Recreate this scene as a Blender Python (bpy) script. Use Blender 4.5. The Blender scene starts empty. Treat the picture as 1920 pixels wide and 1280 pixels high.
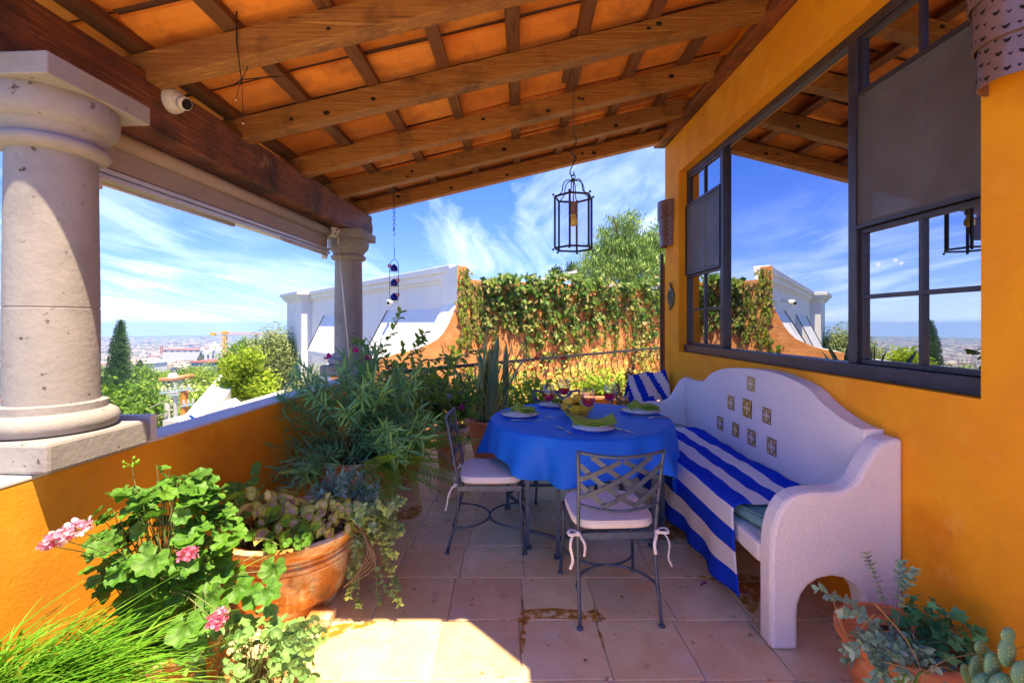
import bpy, math, random
import numpy as np
from mathutils import Vector, Matrix
R = random.Random(7)
C = bpy.context.scene.collection
F, HY, EYE = 853.0, 607.0, 1.5

# ------------------------------------------------------------------ camera, sky, sun, exposure
sc = bpy.context.scene
cam_d = bpy.data.cameras.new('camera'); cam = bpy.data.objects.new('camera', cam_d); C.objects.link(cam)
cam.location = (0, 0, EYE); cam.rotation_euler = (math.radians(90), 0, 0)
cam_d.sensor_width = 36; cam_d.lens = F/1920*36; cam_d.shift_y = -33/1920
cam_d.clip_start = .02; cam_d.clip_end = 20000
sc.camera = cam
SUN = Vector((.22, -.28, 1)).normalized()
sun_el = math.asin(SUN.z); sun_az = math.atan2(SUN.x, SUN.y)
w = bpy.data.worlds.new('World'); sc.world = w; w.use_nodes = True
nt = w.node_tree; nt.nodes.clear()
def N(t, ty, **k):
    n = t.nodes.new(ty)
    for a, b in k.items(): setattr(n, a, b)
    return n
def math_n(t, op, a, b=None, c=None):
    n = N(t, 'ShaderNodeMath', operation=op)
    for i, v in enumerate((a, b, c)):
        if v is None: continue
        if isinstance(v, (int, float)): n.inputs[i].default_value = v
        else: t.links.new(v, n.inputs[i])
    return n.outputs[0]
def ramp(t, fac, stops):
    n = N(t, 'ShaderNodeValToRGB'); e = n.color_ramp.elements
    while len(e) > len(stops): e.remove(e[-1])
    while len(e) < len(stops): e.new(.5)
    for s, (p, c) in zip(e, stops):
        s.position = p; s.color = (*c, 1) if len(c) == 3 else c
    t.links.new(fac, n.inputs[0]); return n.outputs[0]
def mixc(t, fac, a, b, mode='MIX'):
    n = N(t, 'ShaderNodeMix', data_type='RGBA', blend_type=mode)
    for i, v in ((0, fac), (6, a), (7, b)):
        if isinstance(v, (int, float)): n.inputs[i].default_value = v
        elif isinstance(v, (tuple, list)): n.inputs[i].default_value = (*v[:3], 1)
        else: t.links.new(v, n.inputs[i])
    return n.outputs[2]
out = N(nt, 'ShaderNodeOutputWorld'); bg = N(nt, 'ShaderNodeBackground')
sky = N(nt, 'ShaderNodeTexSky', sky_type='NISHITA'); sky.sun_disc = False
sky.sun_elevation = sun_el; sky.sun_rotation = sun_az; sky.altitude = 1900; sky.air_density = 1.0; sky.dust_density = .3; sky.ozone_density = 3
tc = N(nt, 'ShaderNodeTexCoord'); sep = N(nt, 'ShaderNodeSeparateXYZ'); nt.links.new(tc.outputs['Generated'], sep.inputs[0])
zc = math_n(nt, 'MAXIMUM', sep.outputs[2], .0)
den = math_n(nt, 'ADD', zc, .10)
cx_ = math_n(nt, 'DIVIDE', sep.outputs[0], den); cy_ = math_n(nt, 'DIVIDE', sep.outputs[1], den)
cmb = N(nt, 'ShaderNodeCombineXYZ'); nt.links.new(cx_, cmb.inputs[0]); nt.links.new(cy_, cmb.inputs[1])
def cloud(scale, rot, sx, sy, lo, hi, off):
    mp = N(nt, 'ShaderNodeMapping'); mp.inputs['Rotation'].default_value = (0, 0, rot); mp.inputs['Scale'].default_value = (sx, sy, 1); mp.inputs['Location'].default_value = (off, off*.7, 0)
    nt.links.new(cmb.outputs[0], mp.inputs[0])
    nz = N(nt, 'ShaderNodeTexNoise'); nz.inputs['Scale'].default_value = scale; nz.inputs['Detail'].default_value = 9; nz.inputs['Roughness'].default_value = .58; nz.inputs['Distortion'].default_value = .6
    nt.links.new(mp.outputs[0], nz.inputs[0])
    return ramp(nt, nz.outputs[0], [(lo, (0, 0, 0)), (hi, (1, 1, 1))])
c1 = cloud(.5, .5, 1, .35, .47, .88, 3.1); c2 = cloud(1.5, .2, 1, .3, .52, .92, 8.3)
cl = mixc(nt, 1.0, c1, c2, 'SCREEN')
cl = mixc(nt, 1.0, cl, ramp(nt, sep.outputs[2], [(0, (.95,)*3), (.16, (.85,)*3), (.45, (.5,)*3), (1, (.35,)*3)]), 'MULTIPLY')
hz = ramp(nt, sep.outputs[2], [(0.0, (.72,)*3), (.05, (.42,)*3), (.15, (.12,)*3), (.3, (0, 0, 0))])
mul = N(nt, 'ShaderNodeVectorMath', operation='SCALE'); nt.links.new(sky.outputs[0], mul.inputs[0]); mul.inputs['Scale'].default_value = 1.0
base = mixc(nt, 1.0, mul.outputs[0], (.24, .36, .60), 'MULTIPLY')
base = mixc(nt, 1.0, base, ramp(nt, sep.outputs[2], [(0, (.42, .42, .58)), (.25, (.56, .58, .78)), (.5, (.86, .88, .92)), (1, (1, 1, 1))]), 'MULTIPLY')
base = mixc(nt, hz, base, (1.4, 1.8, 2.6))
skyc = mixc(nt, cl, base, (2.7, 3.0, 3.5))
nt.links.new(skyc, bg.inputs[0]); bg.inputs[1].default_value = .105
nt.links.new(bg.outputs[0], out.inputs[0])
sl = bpy.data.lights.new('sun', 'SUN'); sl.energy = 2.0; sl.angle = math.radians(.53); sl.color = (1, .82, .52)
so = bpy.data.objects.new('sun', sl); C.objects.link(so); so.rotation_euler = SUN.to_track_quat('Z', 'Y').to_euler()
so.location = (2, -2, 20)
sc.view_settings.view_transform = 'Standard'; sc.view_settings.look = 'None'
sc.view_settings.exposure = 2.85; sc.view_settings.gamma = 1; sc.view_settings.use_curve_mapping = False
cy = sc.cycles
cy.use_denoising = True; cy.max_bounces = 12; cy.diffuse_bounces = 7; cy.glossy_bounces = 5; cy.transmission_bounces = 6; cy.transparent_max_bounces = 12
cy.volume_bounces = 0; cy.sample_clamp_indirect = 8; cy.caustics_reflective = False; cy.caustics_refractive = False

# ------------------------------------------------------------------ helpers
def P(x, y, Z): return Vector(((x-960)/F*Z, Z, EYE-(y-HY)/F*Z))

MATS = {}
def mat(name, cols, scale=4, rough=.6, bump=0, bscale=40, stretch=(1, 1, 1), rnd=None, island=None, detail=5, metal=0, spec=.5,
        sss=0, trans=0, dirt=None, lo=.3, hi=.7, rot=(0, 0, 0), distort=0, emis=None, coat=0):
    """procedural principled material: noise ramp over cols, optional object / island random multiply ramps, translucent share, dirt layer"""
    m = bpy.data.materials.new(name); m.use_nodes = True; t = m.node_tree; t.nodes.clear()
    o = N(t, 'ShaderNodeOutputMaterial'); b = N(t, 'ShaderNodeBsdfPrincipled')
    tc = N(t, 'ShaderNodeTexCoord'); oi = N(t, 'ShaderNodeObjectInfo'); geo = N(t, 'ShaderNodeNewGeometry')
    off = N(t, 'ShaderNodeVectorMath', operation='SCALE'); off.inputs[0].default_value = (17.3, 9.1, 5.7); t.links.new(oi.outputs['Random'], off.inputs['Scale'])
    add = N(t, 'ShaderNodeVectorMath', operation='ADD'); t.links.new(tc.outputs['Object'], add.inputs[0]); t.links.new(off.outputs[0], add.inputs[1])
    mp = N(t, 'ShaderNodeMapping'); mp.inputs['Scale'].default_value = stretch; mp.inputs['Rotation'].default_value = rot
    t.links.new(add.outputs[0], mp.inputs[0]); co = mp.outputs[0]
    def noise(s, d=detail, r=.6, c=co, dist=0):
        n = N(t, 'ShaderNodeTexNoise'); n.inputs['Scale'].default_value = s; n.inputs['Detail'].default_value = d; n.inputs['Roughness'].default_value = r; n.inputs['Distortion'].default_value = dist
        t.links.new(c, n.inputs[0]); return n.outputs[0]
    if len(cols) == 1: col = mixc(t, 0.0, cols[0], cols[0])
    else: col = ramp(t, noise(scale, dist=distort), [(lo+(hi-lo)*i/(len(cols)-1), c) for i, c in enumerate(cols)])
    if dirt:
        for (dc, ds, dl, dh) in dirt:
            mk = ramp(t, noise(ds, 7, .65, add.outputs[0]), [(dl, (0, 0, 0)), (dh, (1, 1, 1))])
            col = mixc(t, mk, col, dc)
    if rnd: col = mixc(t, 1.0, col, ramp(t, oi.outputs['Random'], [(i/(max(1, len(rnd)-1)), c) for i, c in enumerate(rnd)]), 'MULTIPLY')
    if island: col = mixc(t, 1.0, col, ramp(t, geo.outputs['Random Per Island'], [(i/(max(1, len(island)-1)), c) for i, c in enumerate(island)]), 'MULTIPLY')
    t.links.new(col, b.inputs['Base Color'])
    b.inputs['Roughness'].default_value = rough; b.inputs['Metallic'].default_value = metal; b.inputs['Specular IOR Level'].default_value = spec
    if coat: b.inputs['Coat Weight'].default_value = coat
    if emis: b.inputs['Emission Color'].default_value = (*emis[0], 1); b.inputs['Emission Strength'].default_value = emis[1]
    if bump:
        bn = N(t, 'ShaderNodeBump'); bn.inputs['Strength'].default_value = bump; bn.inputs['Distance'].default_value = .02
        t.links.new(noise(bscale, 6, .6), bn.inputs['Height']); t.links.new(bn.outputs[0], b.inputs['Normal'])
    if trans:
        tr = N(t, 'ShaderNodeBsdfTranslucent'); t.links.new(col, tr.inputs[0]); mx = N(t, 'ShaderNodeMixShader'); mx.inputs[0].default_value = trans
        t.links.new(b.outputs[0], mx.inputs[1]); t.links.new(tr.outputs[0], mx.inputs[2]); t.links.new(mx.outputs[0], o.inputs[0])
    else: t.links.new(b.outputs[0], o.inputs[0])
    MATS[name] = m; return m

def root_loc(p):
    while p.parent: p = p.parent
    return Vector(p.location)
class MB:
    def __init__(s): s.v = []; s.f = []; s.mi = []
    def add(s, vs, fs, mi=0):
        o = len(s.v); s.v += [tuple(v) for v in vs]; s.f += [tuple(i+o for i in f) for f in fs]; s.mi += [mi]*len(fs); return s
    def box(s, lo, hi, mi=0, M=None):
        (a, b, c), (d, e, f) = lo, hi
        vs = [Vector(p) for p in ((a, b, c), (d, b, c), (d, e, c), (a, e, c), (a, b, f), (d, b, f), (d, e, f), (a, e, f))]
        if M: vs = [M @ v for v in vs]
        return s.add(vs, [(0, 3, 2, 1), (4, 5, 6, 7), (0, 1, 5, 4), (1, 2, 6, 5), (2, 3, 7, 6), (3, 0, 4, 7)], mi)
    def beam(s, a, b, w, h, up=(0, 0, 1), mi=0):
        """box from a to b; a,b on the axis; w across, h along up"""
        a, b = Vector(a), Vector(b); d = (b-a).normalized(); x = d.cross(Vector(up)).normalized(); u = x.cross(d)
        vs = [p + x*(w/2*i) + u*(h/2*j) for p in (a, b) for i, j in ((-1, -1), (1, -1), (1, 1), (-1, 1))]
        return s.add(vs, [(0, 1, 2, 3), (7, 6, 5, 4), (0, 4, 5, 1), (1, 5, 6, 2), (2, 6, 7, 3), (3, 7, 4, 0)], mi)
    def tube(s, pts, r, n=6, closed=False, mi=0, cap=True, flat=None):
        pts = [Vector(p) for p in pts]; m = len(pts); rs = r if isinstance(r, (list, tuple)) else [r]*m
        rings = []; prev = None
        for i, p in enumerate(pts):
            a = pts[i-1] if (i or closed) else p; b = pts[(i+1) % m] if (i < m-1 or closed) else p
            d = (b-a).normalized()
            if prev is None:
                ref = Vector((0, 0, 1)) if abs(d.z) < .9 else Vector((1, 0, 0)); x = d.cross(ref).normalized()
            else: x = (prev - d*prev.dot(d)).normalized()
            prev = x; y = d.cross(x)
            fx, fy = flat if flat else (1, 1)
            rings.append([p + (x*math.cos(2*math.pi*k/n)*fx + y*math.sin(2*math.pi*k/n)*fy)*rs[i] for k in range(n)])
        vs = [v for ring in rings for v in ring]; fs = []
        for i in range(m if closed else m-1):
            j = (i+1) % m
            for k in range(n): fs.append((i*n+k, i*n+(k+1) % n, j*n+(k+1) % n, j*n+k))
        if not closed and cap: fs += [tuple(range(n))[::-1], tuple((m-1)*n+k for k in range(n))]
        return s.add(vs, fs, mi)
    def lathe(s, prof, c=(0, 0, 0), n=32, a0=0, a1=2*math.pi, mi=0, sx=1, sy=1, caps=True):
        full = abs(a1-a0-2*math.pi) < 1e-6; k = n if full else n+1; vs = []; fs = []
        for (r, z) in prof:
            for i in range(k):
                a = a0+(a1-a0)*i/n; vs.append((c[0]+r*math.cos(a)*sx, c[1]+r*math.sin(a)*sy, c[2]+z))
        for j in range(len(prof)-1):
            for i in range(n):
                i2 = (i+1) % k; fs.append((j*k+i, j*k+i2, (j+1)*k+i2, (j+1)*k+i))
        if full and caps:
            if prof[0][0] > 1e-4: fs.append(tuple(range(k))[::-1])
            if prof[-1][0] > 1e-4: fs.append(tuple((len(prof)-1)*k+i for i in range(k)))
        return s.add(vs, fs, mi)
    def ball(s, c, r, n=10, m=7, mi=0, M=None):
        rx, ry, rz = r if isinstance(r, (tuple, list)) else (r, r, r); vs = []; fs = []
        for j in range(m+1):
            th = math.pi*j/m
            for i in range(n):
                a = 2*math.pi*i/n; v = Vector((rx*math.sin(th)*math.cos(a), ry*math.sin(th)*math.sin(a), -rz*math.cos(th)))
                if M: v = M @ v
                vs.append(v+Vector(c))
        for j in range(m):
            for i in range(n): fs.append((j*n+i, j*n+(i+1) % n, (j+1)*n+(i+1) % n, (j+1)*n+i))
        return s.add(vs, fs, mi)
    def prism(s, poly, a, b, f, mi=0, mi_side=None):
        """polygon poly (u,v) mapped by f(u,v,w) between w=a and w=b"""
        n = len(poly); vs = [f(u, v, a) for u, v in poly]+[f(u, v, b) for u, v in poly]
        s.add(vs, [tuple(range(n)), tuple(range(2*n-1, n-1, -1))], mi)
        o = len(s.v)-2*n; ms = mi if mi_side is None else mi_side
        for i in range(n):
            j = (i+1) % n; s.f.append((o+i, o+n+i, o+n+j, o+j)); s.mi.append(ms)
        return s
    def grid(s, fn, nu, nv, mi=0, closed_u=False, mif=None):
        ku = nu if closed_u else nu+1
        vs = [fn(i/nu, j/nv) for j in range(nv+1) for i in range(ku)]; o = len(s.v); s.v += [tuple(v) for v in vs]
        for j in range(nv):
            for i in range(nu):
                i2 = (i+1) % ku; s.f.append((o+j*ku+i, o+j*ku+i2, o+(j+1)*ku+i2, o+(j+1)*ku+i)); s.mi.append(mif((i+.5)/nu, (j+.5)/nv) if mif else mi)
        return s
    def mesh(s, name, mats, off=(0, 0, 0), smooth=False):
        me = bpy.data.meshes.new(name); ox, oy, oz = off
        me.from_pydata([(x-ox, y-oy, z-oz) for x, y, z in s.v], [], s.f)
        for m in (mats if isinstance(mats, (list, tuple)) else [mats]): me.materials.append(m)
        if any(s.mi): me.polygons.foreach_set('material_index', s.mi)
        if smooth: me.polygons.foreach_set('use_smooth', [True]*len(me.polygons))
        me.update(); return me
    def build(s, name, mats, parent=None, smooth=False, bevel=0, solid=0, sub=0, fix=True, kind=None, angle=None):
        off = root_loc(parent) if parent else (0, 0, 0)
        me = s.mesh(name, mats, off, smooth)
        if fix:
            import bmesh
            b = bmesh.new(); b.from_mesh(me); bmesh.ops.recalc_face_normals(b, faces=b.faces); b.to_mesh(me); b.free()
        o = bpy.data.objects.new(name, me); C.objects.link(o)
        if parent: o.parent = parent
        if solid:
            md = o.modifiers.new('solid', 'SOLIDIFY'); md.thickness = solid; md.offset = 0
        if bevel:
            md = o.modifiers.new('bevel', 'BEVEL'); md.width = bevel; md.segments = 2; md.limit_method = 'ANGLE'; md.angle_limit = math.radians(40)
        if sub:
            md = o.modifiers.new('sub', 'SUBSURF'); md.levels = sub; md.render_levels = sub
        if smooth and angle:
            md = o.modifiers.new('es', 'EDGE_SPLIT'); md.split_angle = math.radians(angle)
        if kind: o['kind'] = kind
        return o
def tag(o, label, cat, group=None, kind=None):
    o['label'] = label; o['category'] = cat
    if group: o['group'] = group
    if kind: o['kind'] = kind
    return o
def thing(name, loc, label, cat, group=None, rz=0):
    o = bpy.data.objects.new(name, None); C.objects.link(o); o.location = loc; o.rotation_euler = (0, 0, rz); o.empty_display_size = .1
    return tag(o, label, cat, group)
def copy_tree(o, parent=None):
    c = o.copy(); C.objects.link(c); c.parent = parent
    for ch in list(o.children): copy_tree(ch, c)
    return c
def struct(o): o['kind'] = 'structure'; return o
def frame(p, d, n, s=1.0, sw=None):
    """matrix whose +Y runs along d and +Z along n"""
    d = Vector(d).normalized(); n = Vector(n); x = d.cross(n)
    if x.length < 1e-4: x = d.cross(Vector((.3, .8, .5)))
    x.normalize(); n = x.cross(d); sw = s if sw is None else sw
    return Matrix(((x.x*sw, d.x*s, n.x*s, p[0]), (x.y*sw, d.y*s, n.y*s, p[1]), (x.z*sw, d.z*s, n.z*s, p[2]), (0, 0, 0, 1)))
def scatter(name, tmpl, Ts, mats, parent=None, kind='stuff', smooth=False):
    """join many transformed copies of a template MB into one mesh"""
    tv = np.array(tmpl.v, dtype=np.float32); k = len(tv); n = len(Ts)
    A = np.array([[list(r) for r in T] for T in Ts], dtype=np.float32)
    V = np.einsum('nij,kj->nki', A[:, :3, :3], tv)+A[:, None, :3, 3]
    if parent: V -= np.array(root_loc(parent), dtype=np.float32)
    lt = np.array([len(f) for f in tmpl.f], dtype=np.int32); li = np.array([i for f in tmpl.f for i in f], dtype=np.int32)
    LI = (li[None, :]+(np.arange(n, dtype=np.int32)*k)[:, None]).ravel(); LT = np.tile(lt, n)
    me = bpy.data.meshes.new(name); me.vertices.add(n*k); me.vertices.foreach_set('co', V.ravel())
    me.loops.add(len(LI)); me.loops.foreach_set('vertex_index', LI)
    me.polygons.add(len(LT)); me.polygons.foreach_set('loop_start', np.concatenate(([0], np.cumsum(LT)[:-1])).astype(np.int32))
    try: me.polygons.foreach_set('loop_total', LT)
    except Exception: pass
    for m in (mats if isinstance(mats, (list, tuple)) else [mats]): me.materials.append(m)
    if any(tmpl.mi): me.polygons.foreach_set('material_index', np.tile(np.array(tmpl.mi, dtype=np.int32), n))
    if smooth: me.polygons.foreach_set('use_smooth', np.ones(len(LT), dtype=bool))
    me.update(calc_edges=True); me.validate()
    o = bpy.data.objects.new(name, me); C.objects.link(o)
    if parent: o.parent = parent
    if kind: o['kind'] = kind
    return o
def leaves(parent, tmpl, Ts, mats, n_obj=300, name='leaf', rest='foliage', smooth=True):
    """the nearest n_obj leaves are parts of their own, the rest one joined part"""
    if not Ts: return
    Ts = sorted(Ts, key=lambda T: (T.translation-Vector((0, 0, EYE))).length)
    me = tmpl.mesh(name, mats, smooth=smooth); off = Matrix.Translation(-root_loc(parent))
    for T in Ts[:n_obj]:
        o = bpy.data.objects.new(name, me); C.objects.link(o); o.parent = parent; o.matrix_local = off @ T
    if Ts[n_obj:]: scatter(rest, tmpl, Ts[n_obj:], mats, parent, smooth=smooth)
def rv(a=1.0): return Vector((R.uniform(-a, a), R.uniform(-a, a), R.uniform(-a, a)))
def rdir():
    while 1:
        v = rv()
        if .05 < v.length < 1: return v.normalized()
def smooth01(x): x = max(0, min(1, x)); return x*x*(3-2*x)
def spline(pts, n):
    """Catmull-Rom through pts"""
    pts = [Vector(p) for p in pts]; q = [pts[0]*2-pts[1]]+pts+[pts[-1]*2-pts[-2]]; o = []
    for i in range(1, len(q)-2):
        for k in range(n):
            t = k/n; a, b, c, d = q[i-1:i+3]
            o.append(.5*((2*b)+(c-a)*t+(2*a-5*b+4*c-d)*t*t+(3*b-a-3*c+d)*t**3))
    o.append(pts[-1]); return o
# ------------------------------------------------------------------ materials
W3 = (1, 1, 1)
orange = mat('orange_plaster', [(.76, .28, .006), (.90, .40, .012), (.84, .34, .015), (.93, .45, .04)], scale=1.4, rough=.75, bump=.12, bscale=55, spec=.2, dirt=[((.70, .26, .03), 1.3, .52, .85), ((.92, .50, .10), 3.1, .60, .85), ((.50, .22, .06), 7, .68, .78)])
white_p = mat('white_plaster', [(.80, .80, .80), (.86, .86, .86)], scale=3, rough=.8, bump=.5, bscale=95, spec=.2)
white_s = mat('white_paint', [(.64, .64, .64), (.72, .72, .72)], scale=2, rough=.7, bump=.05, bscale=60, spec=.2, dirt=[((.60, .58, .54), 2.2, .62, .9)])
stone = mat('carved_stone', [(.27, .25, .25), (.34, .315, .31), (.30, .28, .28)], scale=5, rough=.85, bump=.16, bscale=45, spec=.2, dirt=[((.30, .25, .24), 3.5, .58, .8), ((.10, .08, .07), 22, .63, .67), ((.42, .33, .22), 2, .62, .8)])
wood_y = mat('dark_beam_wood', [(.06, .016, .006), (.27, .085, .026), (.13, .04, .014), (.36, .14, .045)], scale=9, rough=.6, bump=.6, bscale=14, stretch=(3, .22, 5), spec=.35, dirt=[((.025, .010, .006), 3.0, .47, .68), ((.45, .26, .10), 5, .62, .8)], distort=.3)
wood_x = mat('rafter_wood', [(.17, .065, .014), (.38, .185, .045), (.27, .12, .028), (.50, .27, .075)], scale=7, rough=.6, bump=.5, bscale=14, stretch=(.22, 4, 5), spec=.35, dirt=[((.05, .022, .010), 2.5, .50, .74), ((.02, .01, .006), 9, .72, .76)], rnd=[(.8, .8, .8), (1.15, 1.08, 1)], distort=.2)
wood_b = mat('batten_wood', [(.10, .04, .016), (.22, .095, .035), (.15, .065, .025)], scale=9, rough=.65, bump=.5, bscale=14, stretch=(4, .4, 5), rnd=[(.7, .7, .7), (1.1, 1, 1)], distort=.8)
rtile = mat('roof_tile_clay', [(.72, .22, .035), (.86, .32, .05), (.78, .28, .06)], scale=4, rough=.7, bump=.1, bscale=40, rnd=[(.62, .56, .55), (1, .95, .9), (1.08, 1.15, 1.1), (.85, .78, .8), (1.1, 1.25, 1.5)], dirt=[((.34, .11, .04), 3, .50, .78), ((.75, .48, .28), 5, .66, .85)], spec=.25)
deckm = mat('shadow_deck_brown', [(.10, .05, .03), (.14, .07, .04)], rough=.9)
floor_t = mat('floor_tile_clay', [(.70, .48, .27), (.82, .64, .41), (.75, .53, .31), (.74, .60, .44)], scale=3.2, rough=.30, bump=.12, bscale=22, detail=7,
              rnd=[(.95, .84, .80), (1.08, 1.06, 1.0), (1.0, .90, .88), (1.10, 1.14, 1.04), (.96, .84, .76), (1.06, 1.0, .86)], dirt=[((.50, .33, .22), 6, .64, .72), ((.80, .62, .50), 2.3, .55, .8), ((.42, .25, .10), 17, .645, .67)], spec=.6, lo=.32, hi=.68)
grout = mat('grout', [(.56, .43, .34), (.64, .52, .42)], scale=7, rough=.9, dirt=[((.20, .13, .08), 3, .5, .8)])
iron = mat('blue_grey_iron', [(.06, .085, .14), (.10, .135, .20)], scale=20, rough=.42, metal=.35, spec=.5, dirt=[((.16, .13, .13), 14, .62, .76)], bump=.15, bscale=60)
black_i = mat('black_iron', [(.012, .012, .016), (.03, .03, .038)], scale=20, rough=.45, metal=.4)
rust_i = mat('rusty_chain', [(.10, .055, .03), (.18, .11, .07)], scale=30, rough=.7, metal=.3)
winf = mat('window_frame_paint', [(.030, .030, .042), (.055, .052, .07)], scale=9, rough=.38, metal=.2, spec=.6, bump=.15, bscale=30)
terra = mat('terracotta', [(.50, .17, .065), (.62, .24, .10), (.55, .20, .085)], scale=6, rough=.75, bump=.3, bscale=35, dirt=[((.66, .46, .32), 5, .57, .72), ((.25, .12, .06), 3, .60, .8)], spec=.25)
terra_old = mat('weathered_terracotta', [(.52, .20, .05), (.64, .28, .08), (.50, .19, .07)], scale=5, rough=.9, bump=.9, bscale=28, dirt=[((.74, .62, .50), 5, .46, .60), ((.22, .13, .07), 4, .56, .72), ((.50, .52, .36), 9, .62, .70)], spec=.1)
soil = mat('soil', [(.03, .02, .014), (.07, .045, .03)], scale=30, rough=1, bump=1, bscale=60)
cushion_w = mat('white_cushion', [(.76, .74, .72), (.80, .79, .78)], scale=6, rough=.9, bump=.15, bscale=12, spec=.1)
teal = mat('teal_fabric', [(.13, .30, .32), (.17, .36, .37)], scale=40, rough=.9, spec=.1)
blue_cl = mat('blue_cloth', [(.012, .15, .75), (.018, .20, .85)], scale=3, rough=.5, bump=.35, bscale=9, spec=.2)
tow_b = mat('towel_blue', [(.008, .045, .55), (.012, .06, .64)], scale=90, rough=.95, bump=.4, bscale=300, spec=.05)
tow_w = mat('towel_white', [(.74, .76, .80), (.80, .82, .85)], scale=90, rough=.95, bump=.4, bscale=300, spec=.05)
napk = mat('lime_napkin', [(.28, .46, .05), (.36, .56, .08)], scale=8, rough=.9, bump=.3, bscale=120, spec=.1)
porcelain = mat('porcelain', [(.78, .78, .76), (.82, .82, .80)], rough=.12, spec=.6)
steel = mat('steel', [(.60, .62, .66)], rough=.2, metal=1)
plastic_w = mat('white_plastic', [(.72, .70, .62), (.78, .76, .70)], scale=8, rough=.35)
alum = mat('grey_aluminium', [(.52, .50, .50), (.60, .58, .58)], scale=8, rough=.4, metal=.3)
blind_f = mat('blind_fabric', [(.36, .30, .29), (.42, .36, .35)], scale=30, stretch=(1, .2, 1), rough=.9, spec=.1)
vinyl = mat('roller_fabric', [(.42, .33, .27), (.46, .37, .31)], rough=.8, spec=.2)
clay_s = mat('sconce_clay', [(.14, .085, .075), (.21, .13, .12)], scale=6, rough=.32, spec=.6, bump=.35, bscale=14, coat=.3)
dark_hole = mat('dark_hole', [(.012, .008, .006)], rough=1)
bronze_g = mat('green_bronze', [(.06, .10, .075), (.14, .17, .10), (.10, .08, .05)], scale=25, rough=.5, metal=.2, bump=.6, bscale=50)
def glass_mat(name, col, rough=0, ior=1.45):
    m = bpy.data.materials.new(name); m.use_nodes = True; b = m.node_tree.nodes['Principled BSDF']
    b.inputs['Base Color'].default_value = (*col, 1); b.inputs['Roughness'].default_value = rough; b.inputs['Transmission Weight'].default_value = 1; b.inputs['IOR'].default_value = ior
    return m
def thin_mat(name, tcol, fac, grough=0.0, gcol=(.9, .9, .9), bump=0):
    """thin pane: transparent body with a mirror-like surface share"""
    m = bpy.data.materials.new(name); m.use_nodes = True; t = m.node_tree; t.nodes.clear()
    o = N(t, 'ShaderNodeOutputMaterial'); tr = N(t, 'ShaderNodeBsdfTransparent'); tr.inputs[0].default_value = (*tcol, 1)
    gl = N(t, 'ShaderNodeBsdfGlossy'); gl.inputs[0].default_value = (*gcol, 1); gl.inputs['Roughness'].default_value = grough
    mx = N(t, 'ShaderNodeMixShader'); mx.inputs[0].default_value = fac
    if bump:
        tcn = N(t, 'ShaderNodeTexCoord'); nz = N(t, 'ShaderNodeTexNoise'); nz.inputs['Scale'].default_value = 1.6; nz.inputs['Detail'].default_value = 1
        t.links.new(tcn.outputs['Object'], nz.inputs[0]); bn = N(t, 'ShaderNodeBump'); bn.inputs['Strength'].default_value = bump; bn.inputs['Distance'].default_value = .01
        t.links.new(nz.outputs[0], bn.inputs['Height']); t.links.new(bn.outputs[0], gl.inputs['Normal'])
    t.links.new(tr.outputs[0], mx.inputs[1]); t.links.new(gl.outputs[0], mx.inputs[2]); t.links.new(mx.outputs[0], o.inputs[0])
    return m
pane_m = thin_mat('window_glass', (.6, .6, .6), .66, gcol=(.84, .86, .90), bump=.03)
lant_g = thin_mat('lantern_glass', (.93, .95, .97), .06)
screen_m = bpy.data.materials.new('insect_screen'); screen_m.use_nodes = True
_t = screen_m.node_tree; _b = _t.nodes['Principled BSDF']; _o = _t.nodes['Material Output']
_tc = N(_t, 'ShaderNodeTexCoord'); _nz = N(_t, 'ShaderNodeTexNoise'); _nz.inputs['Scale'].default_value = 5; _nz.inputs['Detail'].default_value = 6; _t.links.new(_tc.outputs['Object'], _nz.inputs[0])
_t.links.new(ramp(_t, _nz.outputs[0], [(.3, (.155, .145, .14)), (.7, (.22, .215, .215))]), _b.inputs['Base Color']); _b.inputs['Roughness'].default_value = .6; _b.inputs['Metallic'].default_value = .4
_tr = N(_t, 'ShaderNodeBsdfTransparent'); _mx = N(_t, 'ShaderNodeMixShader'); _mx.inputs[0].default_value = .42
_t.links.new(_b.outputs[0], _mx.inputs[1]); _t.links.new(_tr.outputs[0], _mx.inputs[2]); _t.links.new(_mx.outputs[0], _o.inputs[0])

# ------------------------------------------------------------------ terrace floor
BX = lambda Y: -.045*(2.70-Y)
fl = MB(); fl.prism([(-1.95, -9), (4.9, -9), (4.9, 11.6), (-1.15, 4.9), (-1.9, 4.95)], -.35, -.008, lambda u, v, w_: (u, v, w_))
floor = fl.build('terrace_floor', grout); struct(floor)
def tile_mesh(seed):
    rr = random.Random(seed); s = .388/2-.0035; m = MB(); n = 4; ring = []
    c = [(-s, -s), (s, -s), (s, s), (-s, s)]; pts = []
    for i in range(4):
        a, b = c[i], c[(i+1) % 4]
        for k in range(n):
            t = k/n; j = rr.uniform(-.0018, .0018)
            pts.append((a[0]+(b[0]-a[0])*t+(j if a[0] == b[0] else 0), a[1]+(b[1]-a[1])*t+(j if a[1] == b[1] else 0)))
    k = len(pts); vs = [(x, y, -.02) for x, y in pts]+[(x, y, -.003) for x, y in pts]+[(x*.978, y*.978, 0) for x, y in pts]
    fs = [(i, (i+1) % k, k+(i+1) % k, k+i) for i in range(k)]+[(k+i, k+(i+1) % k, 2*k+(i+1) % k, 2*k+i) for i in range(k)]+[tuple(range(2*k, 3*k))]
    m.add(vs, fs); return m.mesh('tile', floor_t)
PI_X0 = lambda Y: -1.686+.05*(Y-2.11)
TM = [tile_mesh(s) for s in range(5)]
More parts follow.
